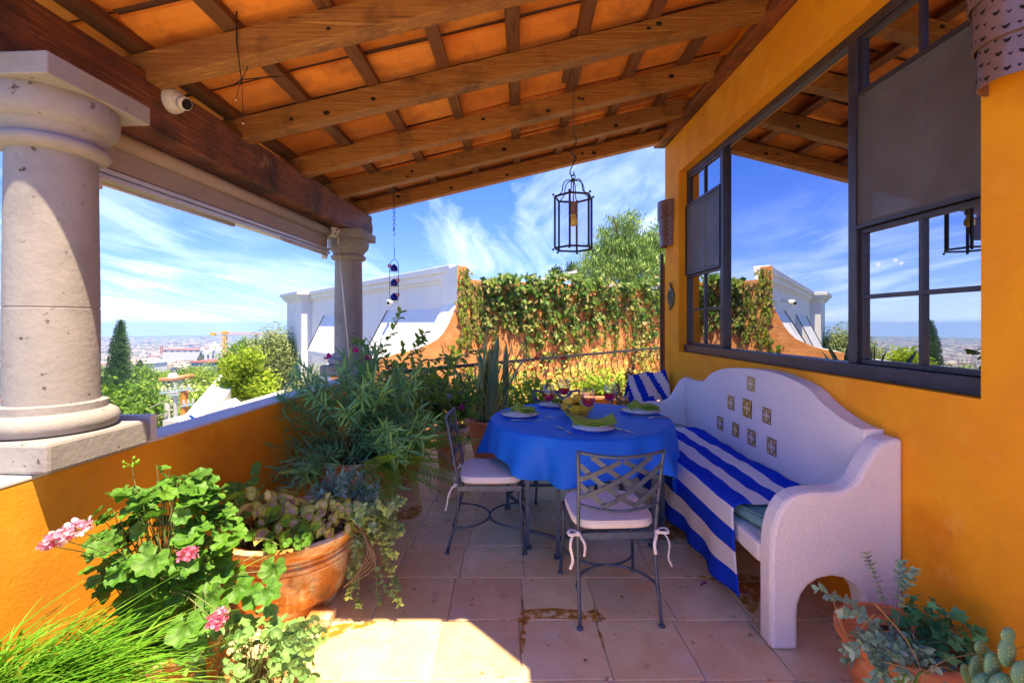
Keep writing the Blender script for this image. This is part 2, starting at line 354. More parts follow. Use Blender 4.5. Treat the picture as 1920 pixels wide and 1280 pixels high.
for j in range(-8, 20):
    for i in range(-6, 10):
        Y = 2.305+.388*(j+.5); X = .0665+.388*(i+.5)+BX(Y)
        if X < PI_X0(Y)-.19 or Y > 5.35+1.115*(X+1.14)-.35: continue
        if X > 1.98 and Y < 5.4: continue
        if Y < .6: continue
        o = bpy.data.objects.new('tile', R.choice(TM)); C.objects.link(o); o.parent = floor
        o.location = (X, Y, R.uniform(-.0012, .0006)); o.rotation_euler = (R.uniform(-.002, .002), R.uniform(-.002, .002), R.choice((0, 1, 2, 3))*math.pi/2+.022)
        if R.random() < .5: o.scale = (1, 1, 1)

# damp stains and puddles on the floor: thin wet sheets
wet = bpy.data.materials.new('puddle_water'); wet.use_nodes = True
_t = wet.node_tree; _b = _t.nodes['Principled BSDF']; _o = _t.nodes['Material Output']; _b.inputs['Base Color'].default_value = (.30, .16, .03, 1); _b.inputs['Roughness'].default_value = .12
_tr = N(_t, 'ShaderNodeBsdfTransparent'); _tr.inputs[0].default_value = (.80, .62, .34, 1); _mx = N(_t, 'ShaderNodeMixShader'); _mx.inputs[0].default_value = .16
_t.links.new(_b.outputs[0], _mx.inputs[2]); _t.links.new(_tr.outputs[0], _mx.inputs[1]); _nz = N(_t, 'ShaderNodeTexNoise'); _nz.inputs['Scale'].default_value = 22; _nz.inputs['Detail'].default_value = 6; _tcc = N(_t, 'ShaderNodeTexCoord'); _t.links.new(_tcc.outputs['Object'], _nz.inputs[0])
_t2 = N(_t, 'ShaderNodeBsdfTransparent'); _m2 = N(_t, 'ShaderNodeMixShader'); _t.links.new(ramp(_t, _nz.outputs[0], [(.40, (0, 0, 0)), (.52, (1, 1, 1))]), _m2.inputs[0]); _t.links.new(_t2.outputs[0], _m2.inputs[1]); _t.links.new(_mx.outputs[0], _m2.inputs[2]); _t.links.new(_m2.outputs[0], _o.inputs[0])
def floor_pt(x, y, z=.003): Z = F*(EYE-z)/(y-HY); return ((x-960)/F*Z, Z, z)
PUD = [('long brown puddle along the tile joint in front of the table', [(978, 1118), (985, 1140), (1000, 1141), (1040, 1139), (1080, 1142), (1108, 1146), (1114, 1125), (1118, 1140), (1135, 1158), (1150, 1161), (1122, 1164), (1132, 1200), (1131, 1215), (1118, 1175), (1114, 1163), (1060, 1160), (992, 1161), (986, 1195), (979, 1228), (974, 1200), (975, 1166), (945, 1163), (940, 1160), (972, 1155)]),
       ('brown puddle under the towel beside the bench leg', [(1222, 972), (1250, 975), (1275, 992), (1292, 1004), (1278, 1010), (1250, 1012), (1228, 1006), (1222, 990)]),
       ('damp brown patch under the bench', [(1262, 1079), (1330, 1078), (1425, 1079), (1422, 1130), (1412, 1148), (1398, 1140), (1385, 1120), (1360, 1098), (1320, 1083)]),
       ('small damp patch below the trailing fern', [(745, 962), (770, 950), (790, 946), (790, 960), (770, 972), (748, 976)]),
       ('dark wet patch under the wide bowl planter', [(604, 1178), (640, 1168), (690, 1163), (706, 1164), (690, 1172), (650, 1183), (618, 1196), (602, 1200)])]
for lab, pts in PUD:
    rp = spline([Vector(floor_pt(*p)) for p in pts+[pts[0]]], 4)[:-1]
    m = MB(); m.add(rp, [tuple(range(len(rp)))]); o = m.build('puddle', wet, fix=False)
    for p_ in o.data.polygons:
        if p_.normal.z < 0: o.data.flip_normals(); break
    tag(o, lab, 'puddle', 'puddles and damp patches on the tiles')

# ------------------------------------------------------------------ parapet on the left
PI_X = lambda Y: -1.686+.05*(Y-2.11)
parapet = thing('parapet_wall', (PI_X(2), 2, 0), 'orange plaster parapet wall with white painted top under the stone columns', 'wall')
def slab(mb, y0, y1, x0, x1, z0, z1, base=PI_X):
    vs = [(base(y)+x, y, z) for z in (z0, z1) for y, x in ((y0, x0), (y0, x1), (y1, x1), (y1, x0))]
    return mb.add(vs, [(0, 1, 2, 3), (7, 6, 5, 4), (0, 4, 5, 1), (1, 5, 6, 2), (2, 6, 7, 3), (3, 7, 4, 0)])
m = MB(); slab(m, -9, 5.1, -.17, 0, -3.6, .945); m.build('wall_body', orange, parapet, bevel=.006)
m = MB(); slab(m, -9, 5.1, -.172, .002, .945, .96); m.build('cap', white_s, parapet, bevel=.004)

# ------------------------------------------------------------------ stone columns
def column(cx, cyy, label, ang):
    t = thing('stone_column', (cx, cyy, .96), label, 'column', 'carved stone columns along the parapet')
    M_ = Matrix.Translation((cx, cyy, 0)) @ Matrix.Rotation(ang, 4, 'Z')
    MB().box((-.215, -.215, .962), (.215, .215, 1.075), M=M_).build('plinth', stone, t, bevel=.014)
    MB().lathe([(.16, 1.076), (.192, 1.080), (.205, 1.10), (.207, 1.12), (.198, 1.142), (.178, 1.155), (.168, 1.157), (.168, 1.186), (.150, 1.190)], (cx, cyy, 0), 56).build('base', stone, t, smooth=True, angle=35)
    MB().lathe([(.143, 1.188), (.1425, 1.56), (.1405, 1.562), (.1405, 1.566), (.1425, 1.568), (.139, 1.9), (.1365, 2.168)], (cx, cyy, 0), 56).build('shaft', stone, t, smooth=True, angle=35)
    MB().lathe([(.137, 2.166), (.150, 2.170), (.166, 2.176), (.176, 2.190), (.178, 2.202), (.172, 2.214), (.158, 2.220), (.152, 2.228), (.156, 2.240), (.168, 2.256), (.172, 2.268), (.184, 2.274), (.198, 2.292), (.206, 2.318), (.208, 2.345), (.204, 2.372), (.200, 2.386)], (cx, cyy, 0), 56).build('capital', stone, t, smooth=True, angle=40)
    MB().box((-.218, -.218, 2.386), (.218, .218, 2.468), M=M_).build('abacus', stone, t, bevel=.006)
    return t
column(-1.85, 1.835, 'large near stone column with moulded capital at the left edge', -.05)
column(-1.735, 4.83, 'smaller far stone column behind the oleander bush', -.05)
m = MB(); m.box((-1.92, 2.075, .963), (-1.648, 2.11, 1.082)); tag(m.build('white_slab', white_s), 'thin white slab standing behind the near column plinth', 'slab')

# ------------------------------------------------------------------ pergola roof
GX = lambda Y: -1.63-.058*(5.14-Y)
RZ = lambda X: 2.742+.2414*(X+1.6)
roof = thing('pergola_roof', (GX(5), 5, 2.47), 'lean-to pergola roof of dark timber beams under orange clay tiles', 'roof')
m = MB()
def gird(y0, y1, z0, z1, xo=-.2): slab(m, y0, y1, xo, 0, z0, z1, GX)
gird(-1.5, 5.22, 2.47, 2.74)
gb = m.build('girder', wood_y, roof, bevel=.008)
m = MB(); prof = [(5.22, 2.47), (5.25, 2.475), (5.262, 2.50), (5.25, 2.53), (5.285, 2.55), (5.30, 2.60), (5.285, 2.65), (5.26, 2.67), (5.275, 2.70), (5.26, 2.735), (5.22, 2.74)]
m.prism(prof, -.2, 0, lambda u, v, w_: (GX(u)+w_, u, v)); m.build('girder_end', wood_y, roof)
sl_d = Vector((1, 0, .2414)).normalized(); up_s = Vector((-.2414, 0, 1)).normalized()
for Yf in (.05, .77, 1.50, 2.235, 2.965, 3.70, 4.38, 5.06):
    xr = 1.92
    xl = {.05: 1.78, .77: 1.10}.get(Yf, -2.12); a = Vector((xl, Yf+.05, RZ(xl))); b = Vector((xr, Yf+.05+.02, RZ(xr))); a += up_s*.072; b += up_s*.072
    q = MB(); q.beam(a, b, .10, .144, up_s); q.build('rafter', wood_x, roof, bevel=.006)
    if Yf > 1.9:
        for kx in range(5):    # knots: short dark plugs standing a hair proud of the face
            X = R.uniform(-1.5, 1.4); q = MB(); c = Vector((X, Yf-.002, RZ(X)+R.uniform(.03, .11))); r_ = R.uniform(.008, .018)
            q.lathe([(r_, 0), (r_*.8, .003), (.001, .0035)], (0, 0, 0), 10, caps=False); q.v = [tuple(c+Vector((v[0]*1.4, -v[2]+.0015, v[1]))) for v in q.v]; q.build('knot', dark_hole, roof)
    if Yf < 1: continue
    q = MB(); q.box((GX(Yf)-.19, Yf+.105, 2.742), (GX(Yf)-.02, Yf+.16, 2.89)); q.build('blocking', wood_b, roof)
edge_y = lambda X: 1.485-.0677*(X+1.9) if X < .539 else 1.32-1.104*(X-.539)
BTN = [-2.29+.46*k for k in range(10)]
for X0 in BTN:
    q = MB(); a = Vector((X0-.04, max(-.5, edge_y(X0)+.02), RZ(X0)+.149+.03)); b = Vector((X0+.05, 5.30, RZ(X0)+.149+.03)); q.beam(a, b, .078, .055, up_s); q.build('batten', wood_b, roof, bevel=.003)
def rt_mesh(seed):
    rr = random.Random(seed); tw = .338; L = .49; q = MB(); n = 8; e = rr.uniform(-.004, .004)
    def fn(u, v):
        y = (u-.5)*tw; return ((v-.5)*L, y, -.030*(1-(2*u-1)**2)+e*(v-.5)+.012*(abs(2*u-1)**6))
    q.grid(fn, n, 3); k = len(q.v); q.grid(lambda u, v: tuple(Vector(fn(u, v))+Vector((0, 0, .016))), n, 3)
    for i in range(n): q.f.append((i, i+1, k+i+1, k+i)); q.mi.append(0); q.f.append((27+i, 27+i+1, k+27+i+1, k+27+i)); q.mi.append(0)
    for j in range(3):
        for s_ in (0, n): q.f.append((j*9+s_, (j+1)*9+s_, k+(j+1)*9+s_, k+j*9+s_)); q.mi.append(0)
    return q.mesh('roof_tile', rtile, smooth=False)
RT = [rt_mesh(s) for s in range(4)]
Rt = Matrix.Rotation(-math.atan(.2414), 4, 'Y')
edge_y = lambda X: 1.485-.0677*(X+1.9) if X < .539 else 1.32-1.104*(X-.539)
for i in range(len(BTN)-1):
    X = (BTN[i]+BTN[i+1])/2
    for j in range(17):
        Y = 5.28-.18-.350*j
        if Y-.21 < max(edge_y(X-.25), edge_y(X+.25)): continue
        Y += R.uniform(-.012, .012)
        o = bpy.data.objects.new('roof_tile', R.choice(RT)); C.objects.link(o); o.parent = roof
        Mx = Matrix.Translation((X+(Y-3.3)*.02, Y, RZ(X)+.149+.062+.036)) @ Rt @ Matrix.Rotation(R.uniform(.05, .10), 4, 'X') @ Matrix.Rotation(R.uniform(-.012, .012), 4, 'Z')
        o.matrix_local = Matrix.Translation(-Vector(roof.location)) @ Mx
m = MB()
poly = [(-2.42, 5.40), (-2.42, 1.52), (.539, 1.32), (.923, .896), (2.3, -.63), (2.3, 5.40)]  # added deck; unseen near edge cut to shape the sun patch on the floor
m.prism(poly, .275, .30, lambda u, v, w_: (u, v, RZ(u)+w_)); m.build('deck', deckm, roof)
m = MB(); m.add([(x, y, RZ(x)+z) for z in (.147, .274) for x, y in ((-2.4, 5.17), (1.95, 5.19), (1.95, 5.22), (-2.4, 5.20))], [(0, 1, 2, 3), (7, 6, 5, 4), (0, 4, 5, 1), (1, 5, 6, 2), (2, 6, 7, 3), (3, 7, 4, 0)]); m.build('fascia_board', wood_b, roof)

# ------------------------------------------------------------------ house on the right
WX = lambda Y: 1.8-.0117*(Y-2.09)
house = thing('house', (1.9, 3, 0), 'bright orange plaster house wall with a big dark framed window', 'house')
m = MB()
def wslab(y0, y1, x0, x1, z0, z1): return slab(m, y0, y1, x0, x1, z0, z1, WX)
OY0, OY1, OZ0, OZ1 = 1.75, 4.83, 1.21, 3.11
wslab(-2.2, 5.24, 0, .3, -3.6, OZ0); wslab(-2.2, 5.24, 0, .3, OZ1, 3.52); wslab(-2.2, OY0, 0, .3, OZ0, OZ1); wslab(OY1, 5.24, 0, .3, OZ0, OZ1)
wslab(-2.2, 5.24, .002, .3, 3.52, 4.05)
m.build('wall', orange, house)
m = MB(); wslab(5.0, 5.24, .3, 3.6, -3.6, 4.05); wslab(-2.2, 5.0, 3.3, 3.6, 0, 4.05); wslab(-2.2, -1.9, .3, 3.3, 0, 4.05); m.build('wall', orange, house)
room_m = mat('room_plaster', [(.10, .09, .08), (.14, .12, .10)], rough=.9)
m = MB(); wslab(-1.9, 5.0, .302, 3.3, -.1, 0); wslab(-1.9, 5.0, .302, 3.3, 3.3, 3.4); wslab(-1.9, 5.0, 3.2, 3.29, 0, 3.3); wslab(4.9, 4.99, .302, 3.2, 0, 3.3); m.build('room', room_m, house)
m = MB(); wslab(-2.2, 5.26, -.125, .0, 3.522, 3.575); m.build('ledge', wood_y, house, bevel=.004)
# window
WF = lambda Y: WX(Y)+.085
def wf(mb, y0, y1, z0, z1, x0=0, x1=.05): return slab(mb, y0, y1, x0, x1, z0, z1, WF)
win = None
m = MB(); wf(m, OY0+.001, OY1-.001, OZ0+.001, OZ0+.075, -.03, .05); wf(m, OY0+.001, OY1-.001, OZ1-.06, OZ1-.001, 0, .05)
wf(m, OY0+.001, OY0+.045, OZ0+.076, OZ1-.061); wf(m, OY1-.045, OY1-.001, OZ0+.076, OZ1-.061)
wf(m, 2.47, 2.53, OZ0+.076, OZ1-.061, -.012, .05); wf(m, 3.99, 4.05, OZ0+.076, OZ1-.061, -.012, .05)
win = m.build('window_frame', winf, house, bevel=.004)
def sash(y0, y1, z0, z1, vy, hz, pf, d=.008):
    mm = MB(); t_ = .024
    wf(mm, y0, y1, z0, z0+t_, d, .04); wf(mm, y0, y1, z1-t_, z1, d, .04); wf(mm, y0, y0+t_, z0+t_, z1-t_, d, .04); wf(mm, y1-t_, y1, z0+t_, z1-t_, d, .04)
    zs = [z0+t_]+([hz] if hz else [])+[z1-t_]; ys = [y0+t_]+([vy] if vy else [])+[y1-t_]
    if vy: wf(mm, vy-.011, vy+.011, z0+t_, z1-t_, d+.002, .038)
    if hz:
        ya = y0+t_
        for yb in ([vy-.011] if vy else [])+[y1-t_]:
            wf(mm, ya, yb, hz-.011, hz+.011, d+.002, .038); ya = vy+.011 if vy else yb
    s_ = mm.build('sash', winf, house, bevel=.002)
    for a in range(len(ys)-1):
        for b in range(len(zs)-1):
            g = MB(); ya, yb, za, zb = ys[a]+(.011 if a else 0), ys[a+1]-(.011 if a < len(ys)-2 else 0), zs[b]+(.011 if b else 0), zs[b+1]-(.011 if b < len(zs)-2 else 0)
            e = R.uniform(-.0012, .0012)
            g.add([(WF(ya)+.026, ya, za), (WF(yb)+.026+e, yb, za), (WF(yb)+.026+e, yb, zb), (WF(ya)+.026, ya, zb)], [(0, 1, 2, 3)]); g.build('pane', pane_m, s_, fix=False)
sash(OY0+.046, 2.469, OZ0+.077, 2.01, 2.11, 1.645, 0); sash(OY0+.046, 2.469, 2.74, OZ1-.062, 2.11, None, 0)
sash(4.051, OY1-.046, OZ0+.077, 2.01, 4.42, 1.645, 0); sash(4.051, OY1-.046, 2.74, OZ1-.062, 4.42, None, 0)
sash(OY0+.046, 2.469, 2.03, 2.72, 2.11, None, 0, .014); sash(4.051, OY1-.046, 2.03, 2.72, 4.42, None, 0, .014)
g = MB(); g.add([(WF(2.531)+.026, 2.531, OZ0+.076), (WF(3.989)+.026, 3.989, OZ0+.076), (WF(3.989)+.026, 3.989, OZ1-.061), (WF(2.531)+.026, 2.531, OZ1-.061)], [(0, 1, 2, 3)]); g.build('pane', pane_m, win, fix=False)
for (a, b) in ((OY0+.02, 2.475), (4.045, OY1-.02)):
    g = MB(); wf(g, a+.015, b-.015, 2.027, 2.723, -.012, -.011); sm = g.build('insect_screen', screen_m, house)
    g = MB(); wf(g, a, b, 2.012, 2.027, -.022, -.002); wf(g, a, b, 2.723, 2.738, -.022, -.002); wf(g, a, a+.015, 2.027, 2.723, -.022, -.002); wf(g, b-.015, b, 2.027, 2.723, -.022, -.002); g.build('screen_frame', winf, sm)
# pendant lamps in the room behind the glass
bulb_m = mat('warm_bulb', [(1, .8, .4)], emis=((1, .52, .15), .22))
for k, (y, z, x) in enumerate(((3.6, 1.97, 2.9), (3.44, 1.98, 2.9), (3.39, 1.95, 2.9))):
    t = thing('pendant_lamp', (x, y, z), ('warm bulb glowing inside the room, leftmost behind the pane', 'warm bulb glowing inside the room, middle and highest', 'warm bulb glowing inside the room, rightmost behind the pane')[k], 'lamp', 'pendant lamps inside the room')
    MB().ball((x, y, z), .014, 10, 8).build('bulb', bulb_m, t, smooth=True); MB().tube([(x, y, z+.012), (x, y, 3.29)], .002, 5).build('cord', black_i, t)
# ------------------------------------------------------------------ terrain, valley town
def prof_z(r, x=0):
    pts = [(0, -4), (8, -4), (20, -6.5), (45, -11), (100, -19), (200, -29), (400, -44), (800, -61), (1500, -71), (2400, -77), (3600, -80)]
    for (a, za), (b, zb) in zip(pts, pts[1:]):
        if r <= b: z = za+(zb-za)*(r-a)/(b-a); break
    else: z = -80
    return z
def ground_z(x, y):
    r = math.hypot(x, y); z = prof_z(r)
    t = smooth01((r-2300)/1200); z += t*(10*math.sin(x*.0011+1.0)*.3+max(0, (x+3600)*.0085))
    z += min(1, r/300)*1.5*math.sin(x*.021)*math.cos(y*.017)
    return z
gm = mat('valley_ground', [(.08, .11, .04), (.24, .22, .12), (.12, .15, .06), (.32, .29, .20)], scale=.012, rough=.95, detail=9, dirt=[((.035, .06, .02), .05, .5, .62), ((.30, .27, .22), .008, .62, .72)])
q = MB(); rings = [0, 4, 8, 14, 20, 30, 45, 70, 100, 150, 200, 300, 400, 600, 800, 1100, 1500, 1900, 2300, 2700, 3100, 3500]
q.grid(lambda u, v: (lambda r, a: (r*math.cos(a), r*math.sin(a), ground_z(r*math.cos(a), r*math.sin(a))))(rings[int(round(v*(len(rings)-1)))], u*2*math.pi), 120, len(rings)-1, closed_u=True)
struct(q.build('ground', gm, smooth=True))

white_h = mat('far_house_wall', [(.50, .48, .45)], rough=.9, rnd=[(1.05, 1.05, 1.05), (1, .95, .88), (.85, .74, .62), (1.1, 1.1, 1.1), (.95, .88, .75)], island=[(1, 1, 1), (.85, .75, .65), (1.1, 1.1, 1.1), (.75, .68, .58)])
roof_r = mat('far_house_roof', [(.30, .15, .10)], rough=.9, island=[(1, 1, 1), (.7, .7, .7)])
dkwin = mat('dark_window', [(.05, .06, .08)], rough=.3)
def house_mb(seed):
    rr = random.Random(seed); m = MB(); w_, d_, h_ = 1, rr.uniform(.7, 1.2), rr.uniform(.45, .9)
    m.box((-.5*w_, -.5*d_, -.5), (.5*w_, .5*d_, h_)); m.box((-.5, -.5*d_-.02, h_), (.5, .5*d_+.02, h_+.06))
    if rr.random() < .6: m.box((-.3, -.3*d_, h_+.06), (.2, .2*d_, h_+.4))
    if rr.random() < .25: m.add([(-.55, -.55*d_, h_+.07), (.55, -.55*d_, h_+.07), (.55, .55*d_, h_+.07), (-.55, .55*d_, h_+.07), (0, 0, h_+.32)], [(0, 1, 4), (1, 2, 4), (2, 3, 4), (3, 0, 4)], 1)
    for k in range(3): m.box((-.35+.3*k, -.5*d_-.012, h_*.3), (-.22+.3*k, -.5*d_-.004, h_*.65), 2)
    return m
HM = [house_mb(s) for s in range(6)]
HMe = [h.mesh('far_house', [white_h, roof_r, dkwin]) for h in HM]
def town_pos(r0, r1):
    while 1:
        r = math.exp(R.uniform(math.log(r0), math.log(r1))); x = R.uniform(-5, 700); a = math.atan((x-960)/F)
        X, Y = r*math.sin(a), r*math.cos(a)
        if math.sin(X*.013+1)*math.cos(Y*.009)+R.uniform(-.5, .5) > -.15: return X, Y
HL = ['small pale %s in the distant valley town' % s for s in ('flat roofed house', 'low boxy house', 'house with a set back upper room', 'house with red hipped roof', 'deep square house', 'narrow block house')]
for k in range(230):
    X, Y = town_pos(260, 900); s = R.uniform(7, 14)
    hi_ = R.randrange(6); o = bpy.data.objects.new('far_house', HMe[hi_]); C.objects.link(o)
    o.location = (X, Y, ground_z(X, Y)-.4); o.rotation_euler = (0, 0, math.atan2(-X, Y)+R.uniform(-.5, .5)); o.scale = (s, s, s*.8)
    tag(o, HL[hi_], 'house', 'houses of the distant valley town')
for hi, hm in enumerate(HM):
    Ts = []
    for k in range(420):
        X, Y = town_pos(700, 2900); s = R.uniform(8, 22); Ts.append(Matrix.Translation((X, Y, ground_z(X, Y)-.4)) @ Matrix.Rotation(math.atan2(-X, Y)+R.uniform(-.5, .5), 4, 'Z') @ Matrix.Diagonal((s, s, s*.6, 1)))
    if hi == 0: allT = []
    allT.append((hm, Ts))
comb = None
for hm, Ts in allT[:3]:
    o = scatter('distant_town', hm, Ts, [white_h, roof_r, dkwin]); tag(o, 'mass of tiny pale houses far across the valley', 'town', 'far town on the valley floor', 'stuff')
# long white wall / road in the valley, red roofed hall, church, mast, white villa
def simple_house(name, x0, x1, ytop, ybase, Z, label, roofc, wins=5, depth=10, hip=0):
    a, b = P(x0, ytop, Z), P(x1, ybase, Z); cx = (a.x+b.x)/2
    t = thing(name, (cx, Z, b.z), label, 'building'); h = a.z-b.z
    m = MB(); m.box((a.x, Z, b.z-8), (b.x, Z+depth, a.z)); m.build('wall', white_h2, t)
    m = MB(); m.box((a.x-.4, Z-.5, a.z+.02), (b.x+.4, Z+depth+.4, a.z+.35))
    if hip: m.add([(a.x-.4, Z-.5, a.z+.36), (b.x+.4, Z-.5, a.z+.36), (b.x+.4, Z+depth+.4, a.z+.36), (a.x-.4, Z+depth+.4, a.z+.36), (a.x+hip, Z+depth/2, a.z+hip), (b.x-hip, Z+depth/2, a.z+hip)], [(0, 1, 5, 4), (1, 2, 5), (2, 3, 4, 5), (3, 0, 4)])
    m.build('roof', roofc, t)
    for k in range(wins):
        wx = a.x+(b.x-a.x)*(k+.5)/wins; ww = (b.x-a.x)/wins*.22
        MB().box((wx-ww, Z-.12, b.z+h*.35), (wx+ww, Z-.01, b.z+h*.75)).build('window', dkwin, t)
    return t
white_h2 = mat('villa_wall', [(.60, .58, .55), (.66, .64, .62)], scale=1, rough=.85)
redroof = mat('red_roof', [(.45, .07, .05), (.52, .12, .07)], scale=2, rough=.8)
greyroof = mat('grey_roof', [(.45, .45, .45), (.6, .6, .6)], scale=2, rough=.8)
simple_house('long_hall', 358, 418, 679, 688, 210, 'long white building with red roof beyond the green trees', redroof, 8, 14)
simple_house('white_villa', 272, 288, 681, 689, 200, 'white villa with domed roof right of the small cypress', white_h2, 2, 8, 1.5)
simple_house('long_warehouse', 305, 376, 656, 661, 480, 'long low warehouse with red roof in the middle of the town', redroof, 6, 20)
simple_house('pale_block', 458, 478, 647, 651, 520, 'white block standing above the olive tree crowns', greyroof, 4, 20)
simple_house('brick_house', 305, 322, 713, 720, 75, 'small house with orange brick band and rooftop tank among trees', mat('brick_band', [(.62, .22, .10)], rough=.8), 2, 6)
tk = thing('water_tank', tuple(P(324, 712, 76)), 'round white water tank on the small brick house roof', 'tank'); MB().lathe([(.01, 1.2), (.5, 1.1), (.7, .8), (.7, 0), (.6, -.6), (.2, -1.0)], tuple(P(324, 712, 76)), 14).build('tank_body', white_h2, tk, smooth=True); MB().lathe([(.2, 1.15), (.2, 1.35), (.01, 1.4)], tuple(P(324, 712, 76)), 10).build('lid', dkwin, tk)
ch = thing('church', tuple(P(390, 672, 430)), 'white domed church with arched front left of the crane', 'church')
a = P(377, 657, 430); b = P(404, 673, 430)
MB().box((a.x, 430, b.z-8), (b.x, 446, a.z)).build('wall', white_h2, ch)
MB().lathe([(4.6, 0), (4.6, 2), (4.4, 3), (3.4, 4.6), (1.8, 5.7), (.3, 6.2), (.2, 7.4)], (a.x+7.5, 438, a.z), 20).build('dome', white_h2, ch, smooth=True)
for k in range(3):
    cx = a.x+2.2+k*4.6; m = MB(); m.prism([(-.9, 0), (.9, 0), (.9, 2.6)]+[(.9*math.cos(t), 2.6+.9*math.sin(t)) for t in (.5, 1.05, 1.57, 2.1, 2.6)]+[(-.9, 2.6)], 429.7, 429.9, lambda u, v, w_: (cx+u, w_, b.z+1+v)); m.build('arched_window', dkwin, ch)
for k in (0, 1): MB().box((a.x-.3+k*11.5, 429, a.z), (a.x+2+k*11.5, 431.5, a.z+2.6)).build('belfry', white_h2, ch)
ms = thing('radio_mast', tuple(P(303, 684, 300)), 'red and white lattice mast rising from the town', 'mast')
for k in range(5):
    q = MB(); z0 = P(303, 682, 300).z+k*2.3
    for s in (-.7, .7): q.tube([(P(303, 0, 300).x+s, 300, z0), (P(303, 0, 300).x+s*.9, 300, z0+2.25)], .22, 5)
    q.tube([(P(303, 0, 300).x-.7, 300, z0), (P(303, 0, 300).x+.7, 300, z0+2.25)], .16, 5); q.box((P(303, 0, 300).x-.9, 299.6, z0+2.1), (P(303, 0, 300).x+.9, 300.4, z0+2.25))
    q.build('lattice_section', redroof if k in (3, 4) else white_h2, ms)
# tower crane
crm = mat('crane_yellow', [(.75, .38, .02), (.8, .45, .05)], rough=.6); rustm = mat('crane_jib_paint', [(.55, .18, .09), (.65, .25, .10)], rough=.7)
ZC = 110; cb = P(421, 700, ZC); ct = P(421, 626, ZC)
cr = thing('tower_crane', (cb.x, ZC, cb.z-6), 'yellow tower crane standing above the treetops', 'crane')
q = MB(); hw = .36
for sx in (-hw, hw):
    for sy in (-hw, hw): q.tube([(cb.x+sx, ZC+sy, cb.z-6), (cb.x+sx, ZC+sy, ct.z)], .09, 5)
z = cb.z-6; k = 0
while z < ct.z-.8:
    for sy in (-hw, hw): q.tube([(cb.x+(-hw if k % 2 else hw), ZC+sy, z), (cb.x+(hw if k % 2 else -hw), ZC+sy, z+.9)], .06, 4); q.tube([(cb.x-hw, ZC+sy, z), (cb.x+hw, ZC+sy, z)], .05, 4)
    z += .9; k += 1
q.build('mast', crm, cr)
q = MB(); q.box((cb.x-.5, ZC-.5, ct.z), (cb.x+.6, ZC+.5, ct.z+.7)); q.build('cab', crm, cr)
q = MB(); L0 = P(396, 631, ZC); q.beam((L0.x, ZC, ct.z+.1), (cb.x-.5, ZC, ct.z+.1), .5, .22); q.beam((L0.x+.2, ZC, ct.z+.1), (L0.x+.2, ZC, ct.z-.2), .5, .5); q.box((L0.x, ZC-.4, ct.z-.35), (L0.x+1.0, ZC+.4, ct.z+.35)); q.build('counter_jib', crm, cr)
q = MB(); E = P(518, 628, ZC); q.tube([(cb.x+.6, ZC, ct.z+.35), (E.x, ZC, ct.z+.1)], .06, 4); q.tube([(cb.x+.6, ZC-.3, ct.z-.1), (E.x, ZC-.3, ct.z-.05)], .06, 4); n = 26
for k in range(n):
    x0 = cb.x+.6+(E.x-cb.x-.6)*k/n; x1 = cb.x+.6+(E.x-cb.x-.6)*(k+1)/n; q.tube([(x0, ZC, ct.z+.33 if k % 2 else ct.z-.08), (x1, ZC, ct.z-.08 if k % 2 else ct.z+.3)], .045, 4)
q.build('jib', rustm, cr)
# power poles
pole_c = mat('pole_concrete', [(.45, .42, .38), (.55, .52, .48)], scale=3, rough=.9); pole_o = mat('pole_orange', [(.75, .28, .04), (.62, .20, .03)], scale=2, rough=.6); arm_m = mat('crossarm_paint', [(.35, .48, .50)], rough=.6)
def pole(x, yt, yb, Z, r, label, m_, arms):
    a, b = P(x, yb, Z), P(x, yt, Z); t = thing('power_pole', tuple(a), label, 'pole', 'power poles below the terrace')
    MB().tube([(a.x, Z, a.z-6), (a.x, Z, b.z)], [r*1.3, r], 8).build('pole_shaft', m_, t)
    for (x0, x1, y0, y1) in arms: MB().beam(P(x0, y0, Z-.15), P(x1, y1, Z-.15), .1, .1).build('crossarm', arm_m, t)
    for (x0, x1, y0, y1) in arms:
        for k in range(3):
            p = P(x0+(x1-x0)*(k+.5)/3, y0+(y1-y0)*(k+.5)/3, Z-.15); MB().lathe([(.05, 0), (.07, .08), (.04, .12), (.06, .18), (.01, .24)], (p.x, p.y, p.z+.06), 8).build('insulator', pole_c, t)
pole(314, 757, 800, 26, .14, 'stout weathered concrete pole with vertical conduits', pole_c, [(300, 322, 737, 735)])
pole(346, 730, 775, 24, .17, 'bright orange pole between two blue crossarms', pole_o, [(322, 360, 733, 729), (340, 366, 761, 757)])
pole(329, 733, 770, 25, .10, 'thin pale metal pole left of the orange one', alum, [(318, 334, 741, 739)])
cb_m = black_i
for k, (a, b) in enumerate((((200, 783, 30), (332, 741, 24.8)), ((314, 740, 26), (420, 715, 60)), ((248, 785, 28), (345, 757, 24)))):
    p, q_ = P(*a), P(*b); pts = [p.lerp(q_, i/8)-Vector((0, 0, .25*math.sin(math.pi*i/8))) for i in range(9)]
    tag(MB().tube(pts, .022, 4).build('power_cable', pole_c), ('sagging cable from the lower left up to the poles', 'cable running right from the concrete pole', 'cable ending on the orange pole')[k], 'cable', 'cables strung between the poles')

